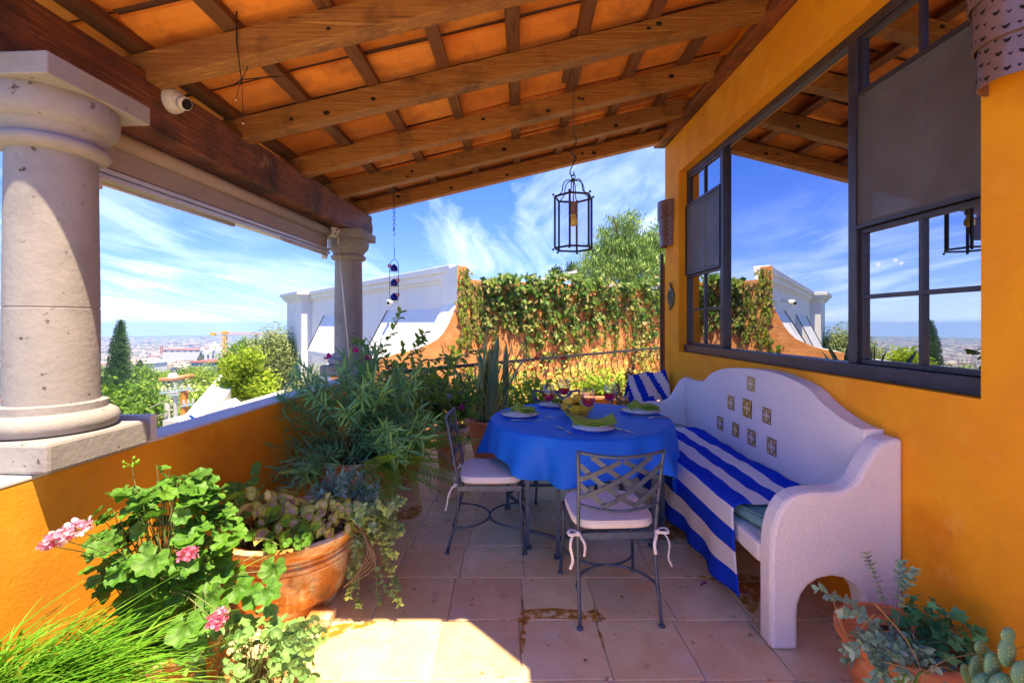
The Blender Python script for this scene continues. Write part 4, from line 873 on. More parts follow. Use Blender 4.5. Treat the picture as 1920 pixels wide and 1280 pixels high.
# ------------------------------------------------------------------ table settings
TT = TZ+.0065
rim_m = bpy.data.materials.new('plate_rim_pattern'); rim_m.use_nodes = True; t = rim_m.node_tree; b = t.nodes['Principled BSDF']; b.inputs['Roughness'].default_value = .15
tc = N(t, 'ShaderNodeTexCoord'); nz = N(t, 'ShaderNodeTexVoronoi'); nz.inputs['Scale'].default_value = 45; t.links.new(tc.outputs['Object'], nz.inputs[0])
t.links.new(ramp(t, nz.outputs['Distance'], [(.25, (.02, .06, .36)), (.42, (.72, .72, .70)), (.62, (.75, .75, .72)), (.7, (.45, .18, .05))]), b.inputs['Base Color'])
blue_gl = mat('blue_glaze', [(.008, .035, .26)], rough=.12)
def plate(x, y, r, label):
    t = thing('dinner_plate', (x, y, TT), label, 'plate', 'place settings on the blue cloth')
    MB().lathe([(.001, .002), (r*.6, .0), (r*.62, .004), (r*.97, .016), (r, .021)], (x, y, TT), 40).build('underside', porcelain, t, smooth=True)
    MB().lathe([(.001, .007), (r*.66, .007), (r*.70, .010)], (x, y, TT), 40).build('well', porcelain, t, smooth=True)
    MB().lathe([(r*.70, .0105), (r*.97, .0205)], (x, y, TT), 40, caps=False).build('rim', rim_m, t, smooth=True)
    MB().lathe([(r*.97, .0205), (r*1.0, .0225), (r*1.0, .020)], (x, y, TT), 40, caps=False).build('rim_line', blue_gl, t, smooth=True)
    r2 = r*.77; s = thing('salad_plate', (x+.004, y, TT+.012), label.replace('dinner plate', 'smaller plate stacked on the dinner plate'), 'plate', 'place settings on the blue cloth')
    MB().lathe([(.001, .0), (r2*.6, .0), (r2*.97, .013), (r2, .017)], (x+.004, y, TT+.0115), 40).build('underside', porcelain, s, smooth=True)
    MB().lathe([(.001, .004), (r2*.66, .004), (r2*.97, .0165)], (x+.004, y, TT+.0120), 40, caps=False).build('rim', rim_m, s, smooth=True)
    MB().lathe([(r2*.965, .017), (r2*1.0, .0185), (r2*1.003, .0165)], (x+.004, y, TT+.0120), 40, caps=False).build('rim_line', blue_gl, s, smooth=True)
PL = [(.552, 3.09, .150, 'front dinner plate with blue rim, nearest the viewer'), (.06, 3.53, .150, 'left dinner plate with blue rim'), (1.03, 3.66, .155, 'right dinner plate with blue rim, nearest the bench'), (.37, 3.95, .145, 'far dinner plate with blue rim, behind the fruit bowl')]
for a in PL: plate(*a)
def napkin(x, y, label, kind, rz, s=1):
    q = MB(); M_ = Matrix.Translation((x, y, TT+.036)) @ Matrix.Rotation(rz, 4, 'Z')
    for layer in range(3):
        def fn(u, v, k=layer):
            a = (u-.5)*.30*s; b = (v-.5)*(.13-.012*k)*s
            if kind == 'curve': px = a; py = b+.0*a; pz = .010*k+.020*(2*u-1)**4+.006*math.sin(9*u+3*v+k)+.014*abs(2*u-1)*(v)
            else:
                w_ = 1-.75*max(0, (u-.1)); px = a*.85; py = b*(1.25 if u > .25 else .75); pz = .011*k+.035*math.exp(-((u-.30)/.16)**2)*(.3+v)+.005*math.sin(8*u+k)
            return M_ @ Vector((px, py+.004*k, pz))
        q.grid(fn, 22, 10)
    return tag(q.build('napkin', napk, smooth=True, solid=.004), label, 'napkin', 'lime green napkins on the plates')
napkin(.55, 3.085, 'long folded lime napkin with curled frayed ends on the front plate', 'curve', .06, 1.0)
napkin(.085, 3.53, 'peaked lime napkin on the left plate', 'peak', -.1, .75); napkin(1.05, 3.655, 'peaked lime napkin on the right plate beside the bench', 'peak', .1, .9); napkin(.36, 3.95, 'lime napkin on the far plate behind the bowl', 'peak', 0, .6)
fr = MB()
# glasses
def thin_glass(name, tcol, edge=.5, base=.04):
    m = bpy.data.materials.new(name); m.use_nodes = True; t = m.node_tree; t.nodes.clear(); o = N(t, 'ShaderNodeOutputMaterial')
    tr = N(t, 'ShaderNodeBsdfTransparent'); tr.inputs[0].default_value = (*tcol, 1); gl = N(t, 'ShaderNodeBsdfGlossy'); gl.inputs['Roughness'].default_value = .02; lw = N(t, 'ShaderNodeLayerWeight'); lw.inputs[0].default_value = .35
    f = math_n(t, 'ADD', math_n(t, 'MULTIPLY', lw.outputs['Facing'], edge), base); mx = N(t, 'ShaderNodeMixShader'); t.links.new(f, mx.inputs[0]); t.links.new(tr.outputs[0], mx.inputs[1]); t.links.new(gl.outputs[0], mx.inputs[2]); t.links.new(mx.outputs[0], o.inputs[0]); return m
gls = thin_glass('wine_glass', (.96, .97, .98)); wine = bpy.data.materials.new('rose_wine'); wine.use_nodes = True; t = wine.node_tree; t.nodes.clear(); o = N(t, 'ShaderNodeOutputMaterial'); tl = N(t, 'ShaderNodeBsdfTranslucent'); tl.inputs[0].default_value = (.95, .03, .05, 1); tr = N(t, 'ShaderNodeBsdfTransparent'); tr.inputs[0].default_value = (.95, .22, .25, 1); df = N(t, 'ShaderNodeBsdfDiffuse'); df.inputs[0].default_value = (.85, .02, .04, 1)
ma = N(t, 'ShaderNodeMixShader'); mb = N(t, 'ShaderNodeMixShader'); ma.inputs[0].default_value = .5; mb.inputs[0].default_value = .3; t.links.new(tl.outputs[0], ma.inputs[1]); t.links.new(df.outputs[0], ma.inputs[2]); t.links.new(ma.outputs[0], mb.inputs[1]); t.links.new(tr.outputs[0], mb.inputs[2]); t.links.new(mb.outputs[0], o.inputs[0])
def make_glass():
    t = thing('wine_glass', (0, 0, 0), 'x', 'wine glass', 'glasses of red wine on the table')
    outp = [(.001, 0), (.036, .001), (.037, .003), (.02, .006), (.006, .012), (.0042, .03), (.0042, .105), (.007, .113), (.022, .122), (.040, .140), (.0495, .165), (.050, .185), (.044, .215), (.036, .252)]
    inn = [(.0352, .252), (.0432, .215), (.0492, .185), (.0487, .165), (.0392, .1408), (.0215, .1235), (.001, .1175)]
    MB().lathe(outp+inn, (0, 0, 0), 36, caps=False).build('goblet', gls, t, smooth=True)
    MB().lathe([(.001, .1178), (.0213, .1238), (.039, .1411), (.0482, .164), (.0484, .172), (.001, .172)], (0, 0, 0), 36, caps=False).build('wine', wine, t, smooth=True, angle=50)
    return t
g0 = make_glass()
for i, (x, y, l) in enumerate([(.282, 3.477, 'left wine glass, between the left plate and the fruit bowl'), (.435, 3.80, 'farthest wine glass, rising behind the fruit bowl'), (.548, 3.27, 'nearest wine glass, right behind the front plate'), (.760, 3.53, 'right wine glass, between the bowl and the right plate')]):
    o = g0 if i == 0 else copy_tree(g0); o.location = (x, y, TT); o['label'] = l
# bowl and fruit
bw = bpy.data.materials.new('yellow_bowl_glaze'); bw.use_nodes = True; t = bw.node_tree; b = t.nodes['Principled BSDF']; b.inputs['Roughness'].default_value = .15
tc = N(t, 'ShaderNodeTexCoord'); vo = N(t, 'ShaderNodeTexVoronoi'); vo.inputs['Scale'].default_value = 17; t.links.new(tc.outputs['Object'], vo.inputs[0])
mk = ramp(t, vo.outputs['Distance'], [(.30, (1, 1, 1)), (.36, (0, 0, 0))]); cc = ramp(t, vo.outputs['Color'], [(0, (.05, .10, .30)), (.4, (.05, .22, .08)), (.6, (.5, .12, .03)), (.8, (.12, .16, .30))]); t.links.new(mixc(t, mk, (.90, .62, .02), cc), b.inputs['Base Color'])
BC = (.505, 3.56, TT); bo = thing('fruit_bowl', BC, 'yellow painted bowl with coloured flowers holding fruit', 'bowl')
MB().lathe([(.001, .004), (.075, .002), (.078, .012), (.10, .022), (.130, .055), (.142, .095), (.1385, .096), (.126, .058), (.095, .028), (.001, .02)], BC, 12, caps=False).build('bowl_body', bw, bo)
rimy = mat('bowl_rim_glaze', [(.82, .55, .04)], rough=.15); MB().lathe([(.1425, .0965), (.144, .101), (.138, .101), (.138, .0965)], BC, 12).build('rim', rimy, bo); MB().lathe([(.080, .0), (.084, .0), (.080, .012), (.078, .012)], BC, 24).build('foot_ring', rimy, bo)
lem = mat('lemon_skin', [(.88, .62, .03), (.92, .70, .06)], scale=30, rough=.45, bump=.3, bscale=120); grn = mat('pear_skin', [(.42, .52, .05), (.55, .60, .10)], scale=12, rough=.4); dkf = mat('dark_plum', [(.07, .02, .04), (.12, .04, .06)], scale=10, rough=.3)
def fruit(name, x, y, z, r, m_, label, tilt=0, el=1.2):
    q = MB(); Mr = Matrix.Rotation(tilt, 3, 'Y'); pr = [(math.sin(math.pi*i/14)**.95*r*(1+.0*i), -math.cos(math.pi*i/14)*r*el) for i in range(15)]; pr[-1] = (.001, r*el+.006); pr[0] = (.001, -r*el); q.lathe(pr, (0, 0, 0), 18, caps=False); q.v = [tuple(Mr @ Vector(v)+Vector((BC[0]+x, BC[1]+y, BC[2]+z))) for v in q.v]
    tag(q.build(name, m_, smooth=True), label, 'fruit', 'fruit in the yellow bowl')
fruit('lemon', -.065, -.03, .105, .045, lem, 'large lemon at the left of the bowl', 1.3, 1.12); fruit('lemon', .02, .05, .118, .042, lem, 'lemon at the back of the bowl', .9, 1.15); fruit('lemon', -.02, .0, .062, .040, lem, 'lemon low in the middle of the bowl', 1.4)
fruit('pear', .05, -.04, .098, .038, grn, 'green pear leaning right of the lemons', .4, 1.25); fruit('plum', .085, .03, .085, .036, dkf, 'dark plum at the right edge of the bowl'); fruit('lime', .035, -.085, .072, .032, grn, 'small lime at the front of the bowl', 1.2); fruit('plum', -.075, .06, .075, .034, dkf, 'dark plum at the back left of the bowl')
# cutlery
def fork(x, y, rz, label):
    t = thing('fork', (x, y, TT), label, 'fork', 'cutlery on the blue cloth', rz=0); M_ = Matrix.Translation((x, y, TT)) @ Matrix.Rotation(rz, 4, 'Z')
    q = MB(); q.tube([M_ @ Vector(p) for p in ((0, -.10, .004), (0, -.05, .005), (0, .03, .008))], [.0085, .006, .004], 8, flat=(1, .35)); q.build('handle', steel, t, smooth=True)
    q = MB(); q.box((-.011, .03, .0055), (.011, .052, .0085), M=M_)
    for k in range(4): q.box((-.011+.0063*k, .052, .0055), (-.008+.0063*k, .092, .008), M=M_)
    q.build('tines', steel, t)
def knife(x, y, rz, label):
    t = thing('knife', (x, y, TT), label, 'knife', 'cutlery on the blue cloth'); M_ = Matrix.Translation((x, y, TT)) @ Matrix.Rotation(rz, 4, 'Z')
    q = MB(); q.tube([M_ @ Vector(p) for p in ((0, -.11, .005), (0, -.04, .006), (0, .0, .005))], [.009, .008, .005], 8, flat=(1, .4)); q.build('handle', steel, t, smooth=True)
    q = MB(); q.prism([(-.006, .0), (.008, .0), (.009, .09), (.002, .115), (-.006, .10)], .003, .0045, lambda u, v, w_: M_ @ Vector((u, v, w_))); q.build('blade', steel, t)
fork(.345, 3.05, .38, 'fork left of the front plate pointing at the bowl'); knife(.735, 3.05, .55, 'knife right of the front plate'); knife(.10, 3.35, -1.52, 'knife lying below the left plate'); fork(1.02, 3.49, -1.9, 'fork below the right plate'); knife(1.13, 3.46, -1.3, 'knife below the right plate, nearest the bench')

# ------------------------------------------------------------------ roller blind, camera, cables
RBX = lambda Y: GX(Y)-.17
rb = thing('roller_blind', (RBX(3.4), 3.4, 2.2), 'rolled up outdoor blind under the dark girder between the two columns', 'blind')
MB().tube([(RBX(2.02)-.02, 2.05, 2.425), (RBX(4.62)-.02, 4.60, 2.425)], .042, 16).build('roller', vinyl, rb, smooth=True)
m = MB(); slab(m, 2.12, 4.62, -.235, -.215, 2.275, 2.42, GX); m.build('valance', blind_f, rb)
m = MB(); slab(m, 2.10, 4.66, -.255, -.205, 2.245, 2.27, GX); slab(m, 2.10, 4.66, -.275, -.205, 2.212, 2.238, GX); m.build('bottom_rail', alum, rb, bevel=.004)
MB().tube([(GX(2.1)-.235, 2.1, 2.195), (GX(3.2)-.245, 3.25, 2.20)], .011, 8).build('folding_arm', alum, rb, smooth=True); MB().tube([(GX(3.9)-.2, 3.75, 2.20), (GX(4.6)-.2, 4.58, 2.19)], .014, 8).build('folding_arm', alum, rb, smooth=True)
for y in (2.2, 4.56):
    q = MB(); x = GX(y)-.215; q.box((x-.02, y-.02, 2.155), (x+.02, y+.02, 2.21)); q.tube([(x-.025, y, 2.165), (x+.025, y, 2.165)], .016, 10); q.build('arm_joint', plastic_w, rb, bevel=.004)
for y in (4.60,):
    q = MB(); x = GX(y)-.13; q.prism([(math.cos(a)*.062, math.sin(a)*.05) for a in [math.pi*i/8 for i in range(9)]]+[(-.05, -.05), (.02, -.06)], y-.03, y-.02, lambda u, v, w_: (x+u, w_, 2.425+v)); br = q.build('bracket', plastic_w, rb, bevel=.002)
    q = MB()
    for dx, dz in ((-.03, .025), (.03, .02), (.02, -.02)): q.lathe([(.009, 0), (.001, .0005)], (0, 0, 0), 10, caps=False); q.v[-20:] = [(x+dx+v[0], y-.0305-v[2], 2.425+dz+v[1]) for v in q.v[-20:]]
    q.build('screw_hole', dark_hole, br)
xk, yk = P(634, 0, 4.55).x, 4.55
cw = thing('crank_rod', (xk, yk, 1.0), 'thin white crank rod hanging from the blind beside the far column', 'rod')
MB().tube([(xk, yk, 2.38), (xk+.002, yk, 2.32), (xk+.005, yk-.01, 2.30)], .010, 8).build('hook', plastic_w, cw, smooth=True)
e = P(657, 690, 4.45); MB().tube([(xk+.005, yk-.01, 2.30), (e.x, e.y, e.z)], .0075, 8).build('rod_shaft', plastic_w, cw, smooth=True); MB().tube([(e.x, e.y, e.z+.02), (e.x+.01, e.y-.03, e.z-.1), (e.x, e.y, e.z-.2)], .011, 8).build('handle', plastic_w, cw, smooth=True)
sx, sy, sz = GX(2.38), 2.38, 2.665
scm = thing('security_camera', (sx, sy, sz), 'white dome security camera fixed to the dark girder above the near column', 'camera')
RY = Matrix.Rotation(math.pi/2, 3, 'Y')
def lat_x(pr, c, n=24):
    q = MB(); q.lathe(pr, (0, 0, 0), n, caps=False); q.v = [tuple(Vector((v[2], v[0], v[1]))+Vector(c)) for v in q.v]; return q
lat_x([(.062, 0), (.064, .012), (.060, .035), (.050, .055), (.03, .065), (.001, .066)], (sx, sy, sz)).build('mount_dome', plastic_w, scm, smooth=True)
q = MB(); q.ball((sx+.055, sy-.012, sz-.008), (.042, .042, .042), 16, 12); q.build('ball', plastic_w, scm, smooth=True)
dv = Vector((.85, -.15, -.35)).normalized(); c_ = Vector((sx+.055, sy-.012, sz-.008)); MB().tube([c_+dv*.02, c_+dv*.052], [.036, .033], 18).build('collar', plastic_w, scm, smooth=True); MB().tube([c_+dv*.046, c_+dv*.056], [.028, .027], 18).build('lens', dark_hole, scm)
cbx, cby = P(446, 0, 2.33).x, 2.33
cb_ = thing('hanging_wire', (cbx, cby, RZ(cbx)), 'thin black wires dangling from the nearest rafter with white tips', 'wire')
q = MB(); zt = EYE+(607-20)/F*2.25
kn = P(453, 150, 2.28); q.tube([P(444, 22, 2.22), P(443, 80, 2.22), kn], .0028, 5); q.tube([P(443, 22, 2.22), P(445, 90, 2.21), kn], .0022, 5); q.tube([kn, P(464, 128, 2.30), P(468, 112, 2.33)], .0022, 5); q.tube([kn, P(446, 172, 2.27), P(442, 188, 2.27)], .0016, 5); q.tube([kn, P(455, 190, 2.27), P(456, 232, 2.27)], .0016, 5); q.tube([P(434, 162, 2.3), kn, P(530, 143, 2.6)], .003, 5); q.build('wire_strand', black_i, cb_, smooth=True)
q = MB(); q.ball(kn, .006); q.build('knot', black_i, cb_)
for p in (P(442, 188, 2.27), P(456, 232, 2.27)): MB().ball(p, .0045, 8, 6).build('tip', plastic_w, cb_)

# ------------------------------------------------------------------ chains, lantern, feeder
def chain(mb, a, b, link=.035, r=.0022, w_=.009):
    a, b = Vector(a), Vector(b); n = max(1, int((a-b).length/(link*.8)))
    for i in range(n):
        c = a.lerp(b, (i+.5)/n); ang = (i % 2)*math.pi/2+.4; ex = Vector((math.cos(ang), math.sin(ang), 0))
        mb.tube([c+ex*(w_*math.cos(t))+Vector((0, 0, link/2*math.sin(t))) for t in [2*math.pi*k/10 for k in range(10)]], r, 5, closed=True)
LX, LY = .445, 3.30; LT, LB = 2.415, 2.045; lr = .14
ln = thing('hanging_lantern', (LX, LY, LB), 'six sided black iron lantern with one bulb hanging on a long chain over the table', 'lantern')
q = MB(); q.lathe([(.06, 0), (.058, -.012), (.02, -.03), (.008, -.04)], (LX, LY, RZ(LX)+.165), 16); q.build('ceiling_plate', rust_i, ln)
q = MB(); q.box((LX-.05, LY-.3, RZ(LX)+.166), (LX+.05, LY+.3, RZ(LX)+.20)); q.build('mount_board', wood_b, ln)
q = MB(); chain(q, (LX, LY, RZ(LX)+.13), (LX, LY, 2.86)); q.build('chain', rust_i, ln, smooth=True)
q = MB(); q.tube(spline([(LX, LY, 2.87), (LX+.02, LY, 2.84), (LX+.015, LY, 2.80), (LX-.015, LY, 2.77), (LX-.01, LY, 2.73), (LX+.018, LY, 2.71), (LX+.012, LY, 2.68), (LX-.012, LY, 2.69)], 4), .004, 6); q.tube(spline([(LX, LY, 2.72), (LX+.016, LY, 2.69), (LX-.005, LY, 2.65), (LX-.025, LY, 2.60), (LX-.01, LY, 2.57), (LX+.006, LY, 2.585), (LX, LY, 2.60)], 4), .0045, 6); q.build('hook', black_i, ln, smooth=True)
q = MB(); q.tube([(LX+.014*math.cos(t), LY, 2.565+.014*math.sin(t)) for t in [2*math.pi*k/12 for k in range(12)]], .004, 6, closed=True); q.ball((LX, LY, 2.54), .014, 8, 6); q.build('ring', black_i, ln)
hx = [(LX+lr*math.cos(math.radians(60*k+12)), LY+lr*math.sin(math.radians(60*k+12))) for k in range(6)]
for k in range(6):
    x, y = hx[k]; dx, dy = (x-LX)/lr, (y-LY)/lr
    q = MB(); q.tube(spline([(LX+dx*.006, LY+dy*.006, 2.54), (LX+dx*.055, LY+dy*.055, 2.535), (LX+dx*.078, LY+dy*.078, 2.50), (LX+dx*.088, LY+dy*.088, 2.45), (LX+dx*.125, LY+dy*.125, LT+.005)], 5), .0038, 6); q.build('crown_rib', black_i, ln, smooth=True)
    q = MB(); q.box((x-.007, y-.007, LB), (x+.007, y+.007, LT)); q.build('corner_bar', black_i, ln)
    q = MB(); q.ball((x+dx*.012, y+dy*.012, LT+.012), .009, 8, 6); q.ball((x+dx*.012, y+dy*.012, LB-.012), .009, 8, 6); q.build('finial', black_i, ln)
    x2, y2 = hx[(k+1) % 6]; q = MB(); q.beam((x, y, LT), (x2, y2, LT), .006, .014); q.beam((x, y, LB), (x2, y2, LB), .006, .014); q.build('frame_bar', black_i, ln)
    q = MB(); q.add([(x*.985+LX*.015, y*.985+LY*.015, LB), (x2*.985+LX*.015, y2*.985+LY*.015, LB), (x2*.985+LX*.015, y2*.985+LY*.015, LT), (x*.985+LX*.015, y*.985+LY*.015, LT)], [(0, 1, 2, 3)]); q.build('pane', lant_g, ln, fix=False)
q = MB(); q.tube([(LX, LY, 2.53), (LX, LY, 2.38)], .005, 6); q.tube([(LX, LY, 2.38), (LX, LY, 2.30)], .030, 14); q.build('socket', clay_s, ln)
bulb = mat('amber_bulb', [(.72, .50, .08)], rough=.2, spec=.6); MB().lathe([(.014, 2.31), (.016, 2.285), (.030, 2.262), (.034, 2.24), (.028, 2.218), (.012, 2.208), (.001, 2.206)], (LX, LY, 0), 18).build('bulb', bulb, ln, smooth=True)
# bird feeder
FX, FY = -1.166, 4.5
fd = thing('bird_feeder', (FX, FY, 1.72), 'hanging feeder of three cobalt blue glass bottles with red flower spouts', 'bird feeder')
cbg = mat('cobalt_glass', [(.01, .03, .55)], rough=.05, spec=.7, trans=.5)
redp = mat('red_plastic', [(.55, .04, .03)], rough=.3)
hook = thing('feeder_chain', (FX, FY, 2.38), 'short dark chain with an S hook hanging from the far rafter above the feeder', 'chain')
q = MB(); chain(q, (FX, FY, RZ(FX)+.0), (FX, FY, 2.42), .042, .0028, .011); q.build('links', black_i, hook, smooth=True); q = MB(); q.tube(spline([(FX+.012, FY, 2.43), (FX, FY, 2.445), (FX-.012, FY, 2.43), (FX+.01, FY, 2.395), (FX+.002, FY, 2.375), (FX-.012, FY, 2.385)], 4), .0028, 5); q.build('s_hook', black_i, hook, smooth=True)
q = MB(); q.tube([(FX, FY, 2.375), (FX, FY, 2.22)], .0012, 4); q.tube(spline([(FX, FY, 2.26), (FX+.003, FY, 2.20), (FX, FY, 2.14), (FX-.03, FY, 2.115), (FX-.042, FY, 2.08)], 4), .003, 5); q.tube(spline([(FX, FY, 2.14), (FX+.03, FY, 2.115), (FX+.042, FY, 2.08)], 4), .003, 5)
for s in (-1, 1): q.tube([(FX+s*.044, FY, 2.09), (FX+s*.044, FY, 1.74)], .0028, 5)
q.build('wire_frame', black_i, fd, smooth=True)
for k, z in enumerate((2.05, 1.905, 1.765)):
    bt = MB(); bt.lathe([(.001, -.028), (.026, -.028), (.036, -.018), (.037, .0), (.030, .018), (.016, .028), (.014, .038), (.001, .038)], (FX, FY, z), 18); b_ = bt.build('bottle', cbg, fd, smooth=True)
    s = (-1, 1, 1)[k]; q = MB()
    for j in range(6): a = j*math.pi/3; q.ball((FX+s*.04+.014*math.cos(a), FY-.02, z+.022+.014*math.sin(a)), (.010, .004, .007), 6, 4)
    q.build('flower_spout', redp, b_)
    q = MB(); q.tube([(FX+.044*math.cos(t), FY+.044*math.sin(t), z-.03) for t in [2*math.pi*i/14 for i in range(14)]], .002, 4, closed=True); q.build('wire_ring', black_i, fd)

# ------------------------------------------------------------------ sconces and plaque
def sconce(yc, label):
    t = thing('wall_sconce', (WX(yc), yc, 2.36), label, 'wall lamp', 'pierced clay wall lamps')
    for k, (r, z0, z1) in enumerate(((.107, 2.36, 2.545), (.120, 2.50, 2.70), (.133, 2.655, 2.86))):
        m = MB(); x0 = WX(yc)
        m.lathe([(r-.006, z0), (r, z0), (r, z1), (r-.006, z1), (r-.006, z0)], (x0, yc, 0), 28, math.pi/2, 3*math.pi/2); o = m.build('shade_tier', clay_s, t, smooth=True, angle=40)
        q = MB()
        for row, zz in enumerate((z0+.028, z0+.075, z0+.125)):
            for j in range(11):
                a = math.pi/2+math.pi*(j+.5+.25*(row % 2))/11.5; s = .0085 if (j+row) % 2 else .005
                c = Vector((x0+(r+.0012)*math.cos(a), yc+(r+.0012)*math.sin(a), zz+.01*math.sin(j*2.3))); tn = Vector((-math.sin(a), math.cos(a), 0))
                pp = [c+tn*(s*1.25*math.cos(w))+Vector((0, 0, s*.8*math.sin(w)+.004*math.cos(w*2))) for w in [2*math.pi*i/8 for i in range(8)]]; q.add(pp, [tuple(range(8))])
        q.build('pierced_hole', dark_hole, o, fix=False, kind='stuff')
    MB().lathe([(.02, 2.40), (.03, 2.44), (.02, 2.50)], (WX(yc)-.05, yc, 0), 10).build('bulb', bulb, t, smooth=True)
sconce(1.62, 'big pierced clay lamp with three tiers on the near wall top right'); sconce(5.09, 'pierced clay lamp with three tiers at the far wall corner')
pq = thing('wall_plaque', (WX(5.02), 5.02, 1.68), 'round greenish metal plaque with a looped handle on the far wall corner', 'plaque')
pc = Vector((WX(5.02)-.004, 5.02, 1.79)); q = MB(); q.lathe([(.10, 0), (.102, .008), (.088, .016), (.06, .022), (.001, .024)], (0, 0, 0), 28); q.v = [tuple(pc+Vector((-v[2], v[0]*.85, v[1]*1.15))) for v in q.v]; q.build('disc', bronze_g, pq, smooth=True)
q = MB(); q.tube([pc+Vector((-.022, .06*math.cos(t)*.85, .075*math.sin(t))) for t in [2*math.pi*i/20 for i in range(20)]], .008, 6, closed=True); q.tube(spline([pc+Vector((-.026, -.04, -.05)), pc+Vector((-.03, .0, .0)), pc+Vector((-.026, .045, .01)), pc+Vector((-.026, .01, .055))], 5), .010, 6); q.ball(pc+Vector((-.026, .0, -.01)), .022); q.build('relief', bronze_g, pq, smooth=True)
q = MB(); q.tube(spline([pc+Vector((-.01, -.01, .115)), pc+Vector((-.02, -.02, .14)), pc+Vector((-.012, .01, .155))], 4), .013, 8); q.tube(spline([pc+Vector((-.01, 0, -.11)), pc+Vector((-.02, 0, -.13)), pc+Vector((-.012, .0, -.145))], 4), .010, 8); q.build('hanger', bronze_g, pq, smooth=True)
# ------------------------------------------------------------------ leaf templates (unit length along +Y, face up +Z)
def t_lance(w=.09, seg=4, droop=.12, fold=.35):
    m = MB(); rows = []
    for i in range(seg+1):
        t = i/seg; ww = w*(math.sin(math.pi*min(1, t*.9+.06))**.7) if 0 < i < seg else (w*.25 if i == 0 else .003); z = -droop*t*t
        rows.append([(-ww, t, z+ww*fold), (0, t, z), (ww, t, z+ww*fold)])
    m.v = [p for r in rows for p in r]
    for i in range(seg):
        for k in (0, 1): m.f.append((i*3+k, i*3+k+1, i*3+k+4, i*3+k+3)); m.mi.append(0)
    return m
def t_oval(w=.33, seg=4, droop=.15, fold=.25): return t_lance(w, seg, droop, fold)
def t_round(n=16, scal=.07, cup=.12, notch=True, zone=False):
    m = MB(); m.v = [(0, .30, 0)]; m.mi = []
    for ring, rr in ((1, .55), (2, 1.0)):
        for i in range(n):
            a = -math.pi/2+2*math.pi*i/n; r = .5*rr*(1+(scal*math.cos(a*7+math.pi) if ring == 2 else 0))
            if notch and i == 0: r *= .35
            x, y = r*math.cos(a), .5+r*math.sin(a); z = cup*rr*rr*(.6+.4*math.sin(5*a))-.0*y+(.03*math.cos(7*a) if ring == 2 else 0)
            m.v.append((x, y, z))
    for i in range(n):
        j = (i+1) % n; m.f.append((0, 1+i, 1+j)); m.f.append((1+i, 1+n+i, 1+n+j, 1+j)); m.mi += [1 if zone and i % 4 else 0, 1 if zone and i % 4 == 0 else 0]
    return m
def t_ivy():
    m = MB(); pts = []
    for i, r in enumerate((.15, .45, .28, .55, .34, .62, .34, .55, .28, .45)):
        a = -math.pi/2+2*math.pi*i/10; pts.append((r*math.cos(a), .42+r*math.sin(a)*.9, .05*(i % 2)))
    m.v = [(0, .4, 0)]+pts; m.f = [(0, 1+i, 1+(i+1) % 10) for i in range(10)]; m.mi = [0]*10; return m
def t_coleus():
    m = MB(); n = 12; m.v = [(0, .45, .0)]
    for ring, rr in ((1, .62), (2, 1)):
        for i in range(n):
            a = -math.pi/2+2*math.pi*i/n; r = rr*(1+(.10*(-1)**i if ring == 2 else 0)); m.v.append((.30*r*math.cos(a), .5+.5*r*math.sin(a), .10*rr*abs(math.cos(a))-.12*(max(0, math.sin(a)))**2))
    for i in range(n):
        j = (i+1) % n; m.f.append((0, 1+i, 1+j)); m.mi.append(0); m.f.append((1+i, 1+n+i, 1+n+j, 1+j)); m.mi.append(1)
    return m
def t_clump(seed, n=14, l=.42, w=.20, hang=0):
    """spray of small leaves inside a unit ball"""
    rr = random.Random(seed); m = MB()
    for _ in range(n):
        c = Vector((rr.gauss(0, .38), rr.gauss(0, .38), rr.gauss(0, .38))); d = Vector((rr.uniform(-1, 1), rr.uniform(-1, 1), rr.uniform(-1, .8)-hang)).normalized(); n_ = Vector((rr.uniform(-1, 1), rr.uniform(-1, 1), rr.uniform(.2, 1.4)))
        x = d.cross(n_).normalized(); L = l*rr.uniform(.7, 1.2); W = w*rr.uniform(.7, 1.2)
        m.add([c, c+d*L*.5+x*W*.5, c+d*L, c+d*L*.5-x*W*.5], [(0, 1, 2, 3)])
    return m
def leafm(name, cols, isl, trans=.4, rough=.5, bump=0): return mat(name, cols, scale=9, rough=rough, island=isl, rnd=isl, trans=trans, spec=.35, bump=bump, bscale=30, detail=2)
V = ((.75, .75, .7), (1.15, 1.1, .95), (.85, .95, .9), (1.3, 1.2, .8))
m_ole = leafm('oleander_leaf', [(.17, .40, .17), (.34, .58, .28)], ((.6, .8, .9), (1, 1, 1), (.9, 1.15, 1.1), (1.6, 1.3, .6), (1.1, 1.2, .8)))
m_ger = leafm('geranium_leaf', [(.10, .25, .03), (.16, .34, .05)], V, .35)
m_ger2 = leafm('geranium_leaf_zone', [(.07, .19, .025), (.12, .26, .04)], V, .35)
m_grass = leafm('grass_blade', [(.08, .25, .015), (.12, .33, .03)], ((.6, .75, .7), (1.0, 1.1, 1), (1.2, 1.1, .8), (1.6, 1.3, 1.2), (.8, .9, .8), (2.6, 1.5, 2.4), (.45, .6, .6)), .35)
m_rnd = leafm('round_leaf', [(.20, .36, .12), (.27, .44, .17)], V, .25)
m_sed = leafm('sedum_leaf', [(.26, .42, .24), (.38, .54, .32)], ((.8, .8, .85), (1.1, 1.1, 1), (1.2, 1.15, .8), (.9, .9, 1.2)), .1)
m_sedb = leafm('blue_succulent_leaf', [(.18, .42, .26), (.28, .54, .32)], ((.8, .85, .9), (1.1, 1, 1), (1.1, .9, 1.2)), .1)
m_ivy = leafm('ivy_leaf', [(.07, .27, .14), (.11, .36, .18)], V, .2)
m_fern = leafm('fern_leaf', [(.18, .36, .03), (.24, .44, .05)], V, .35)
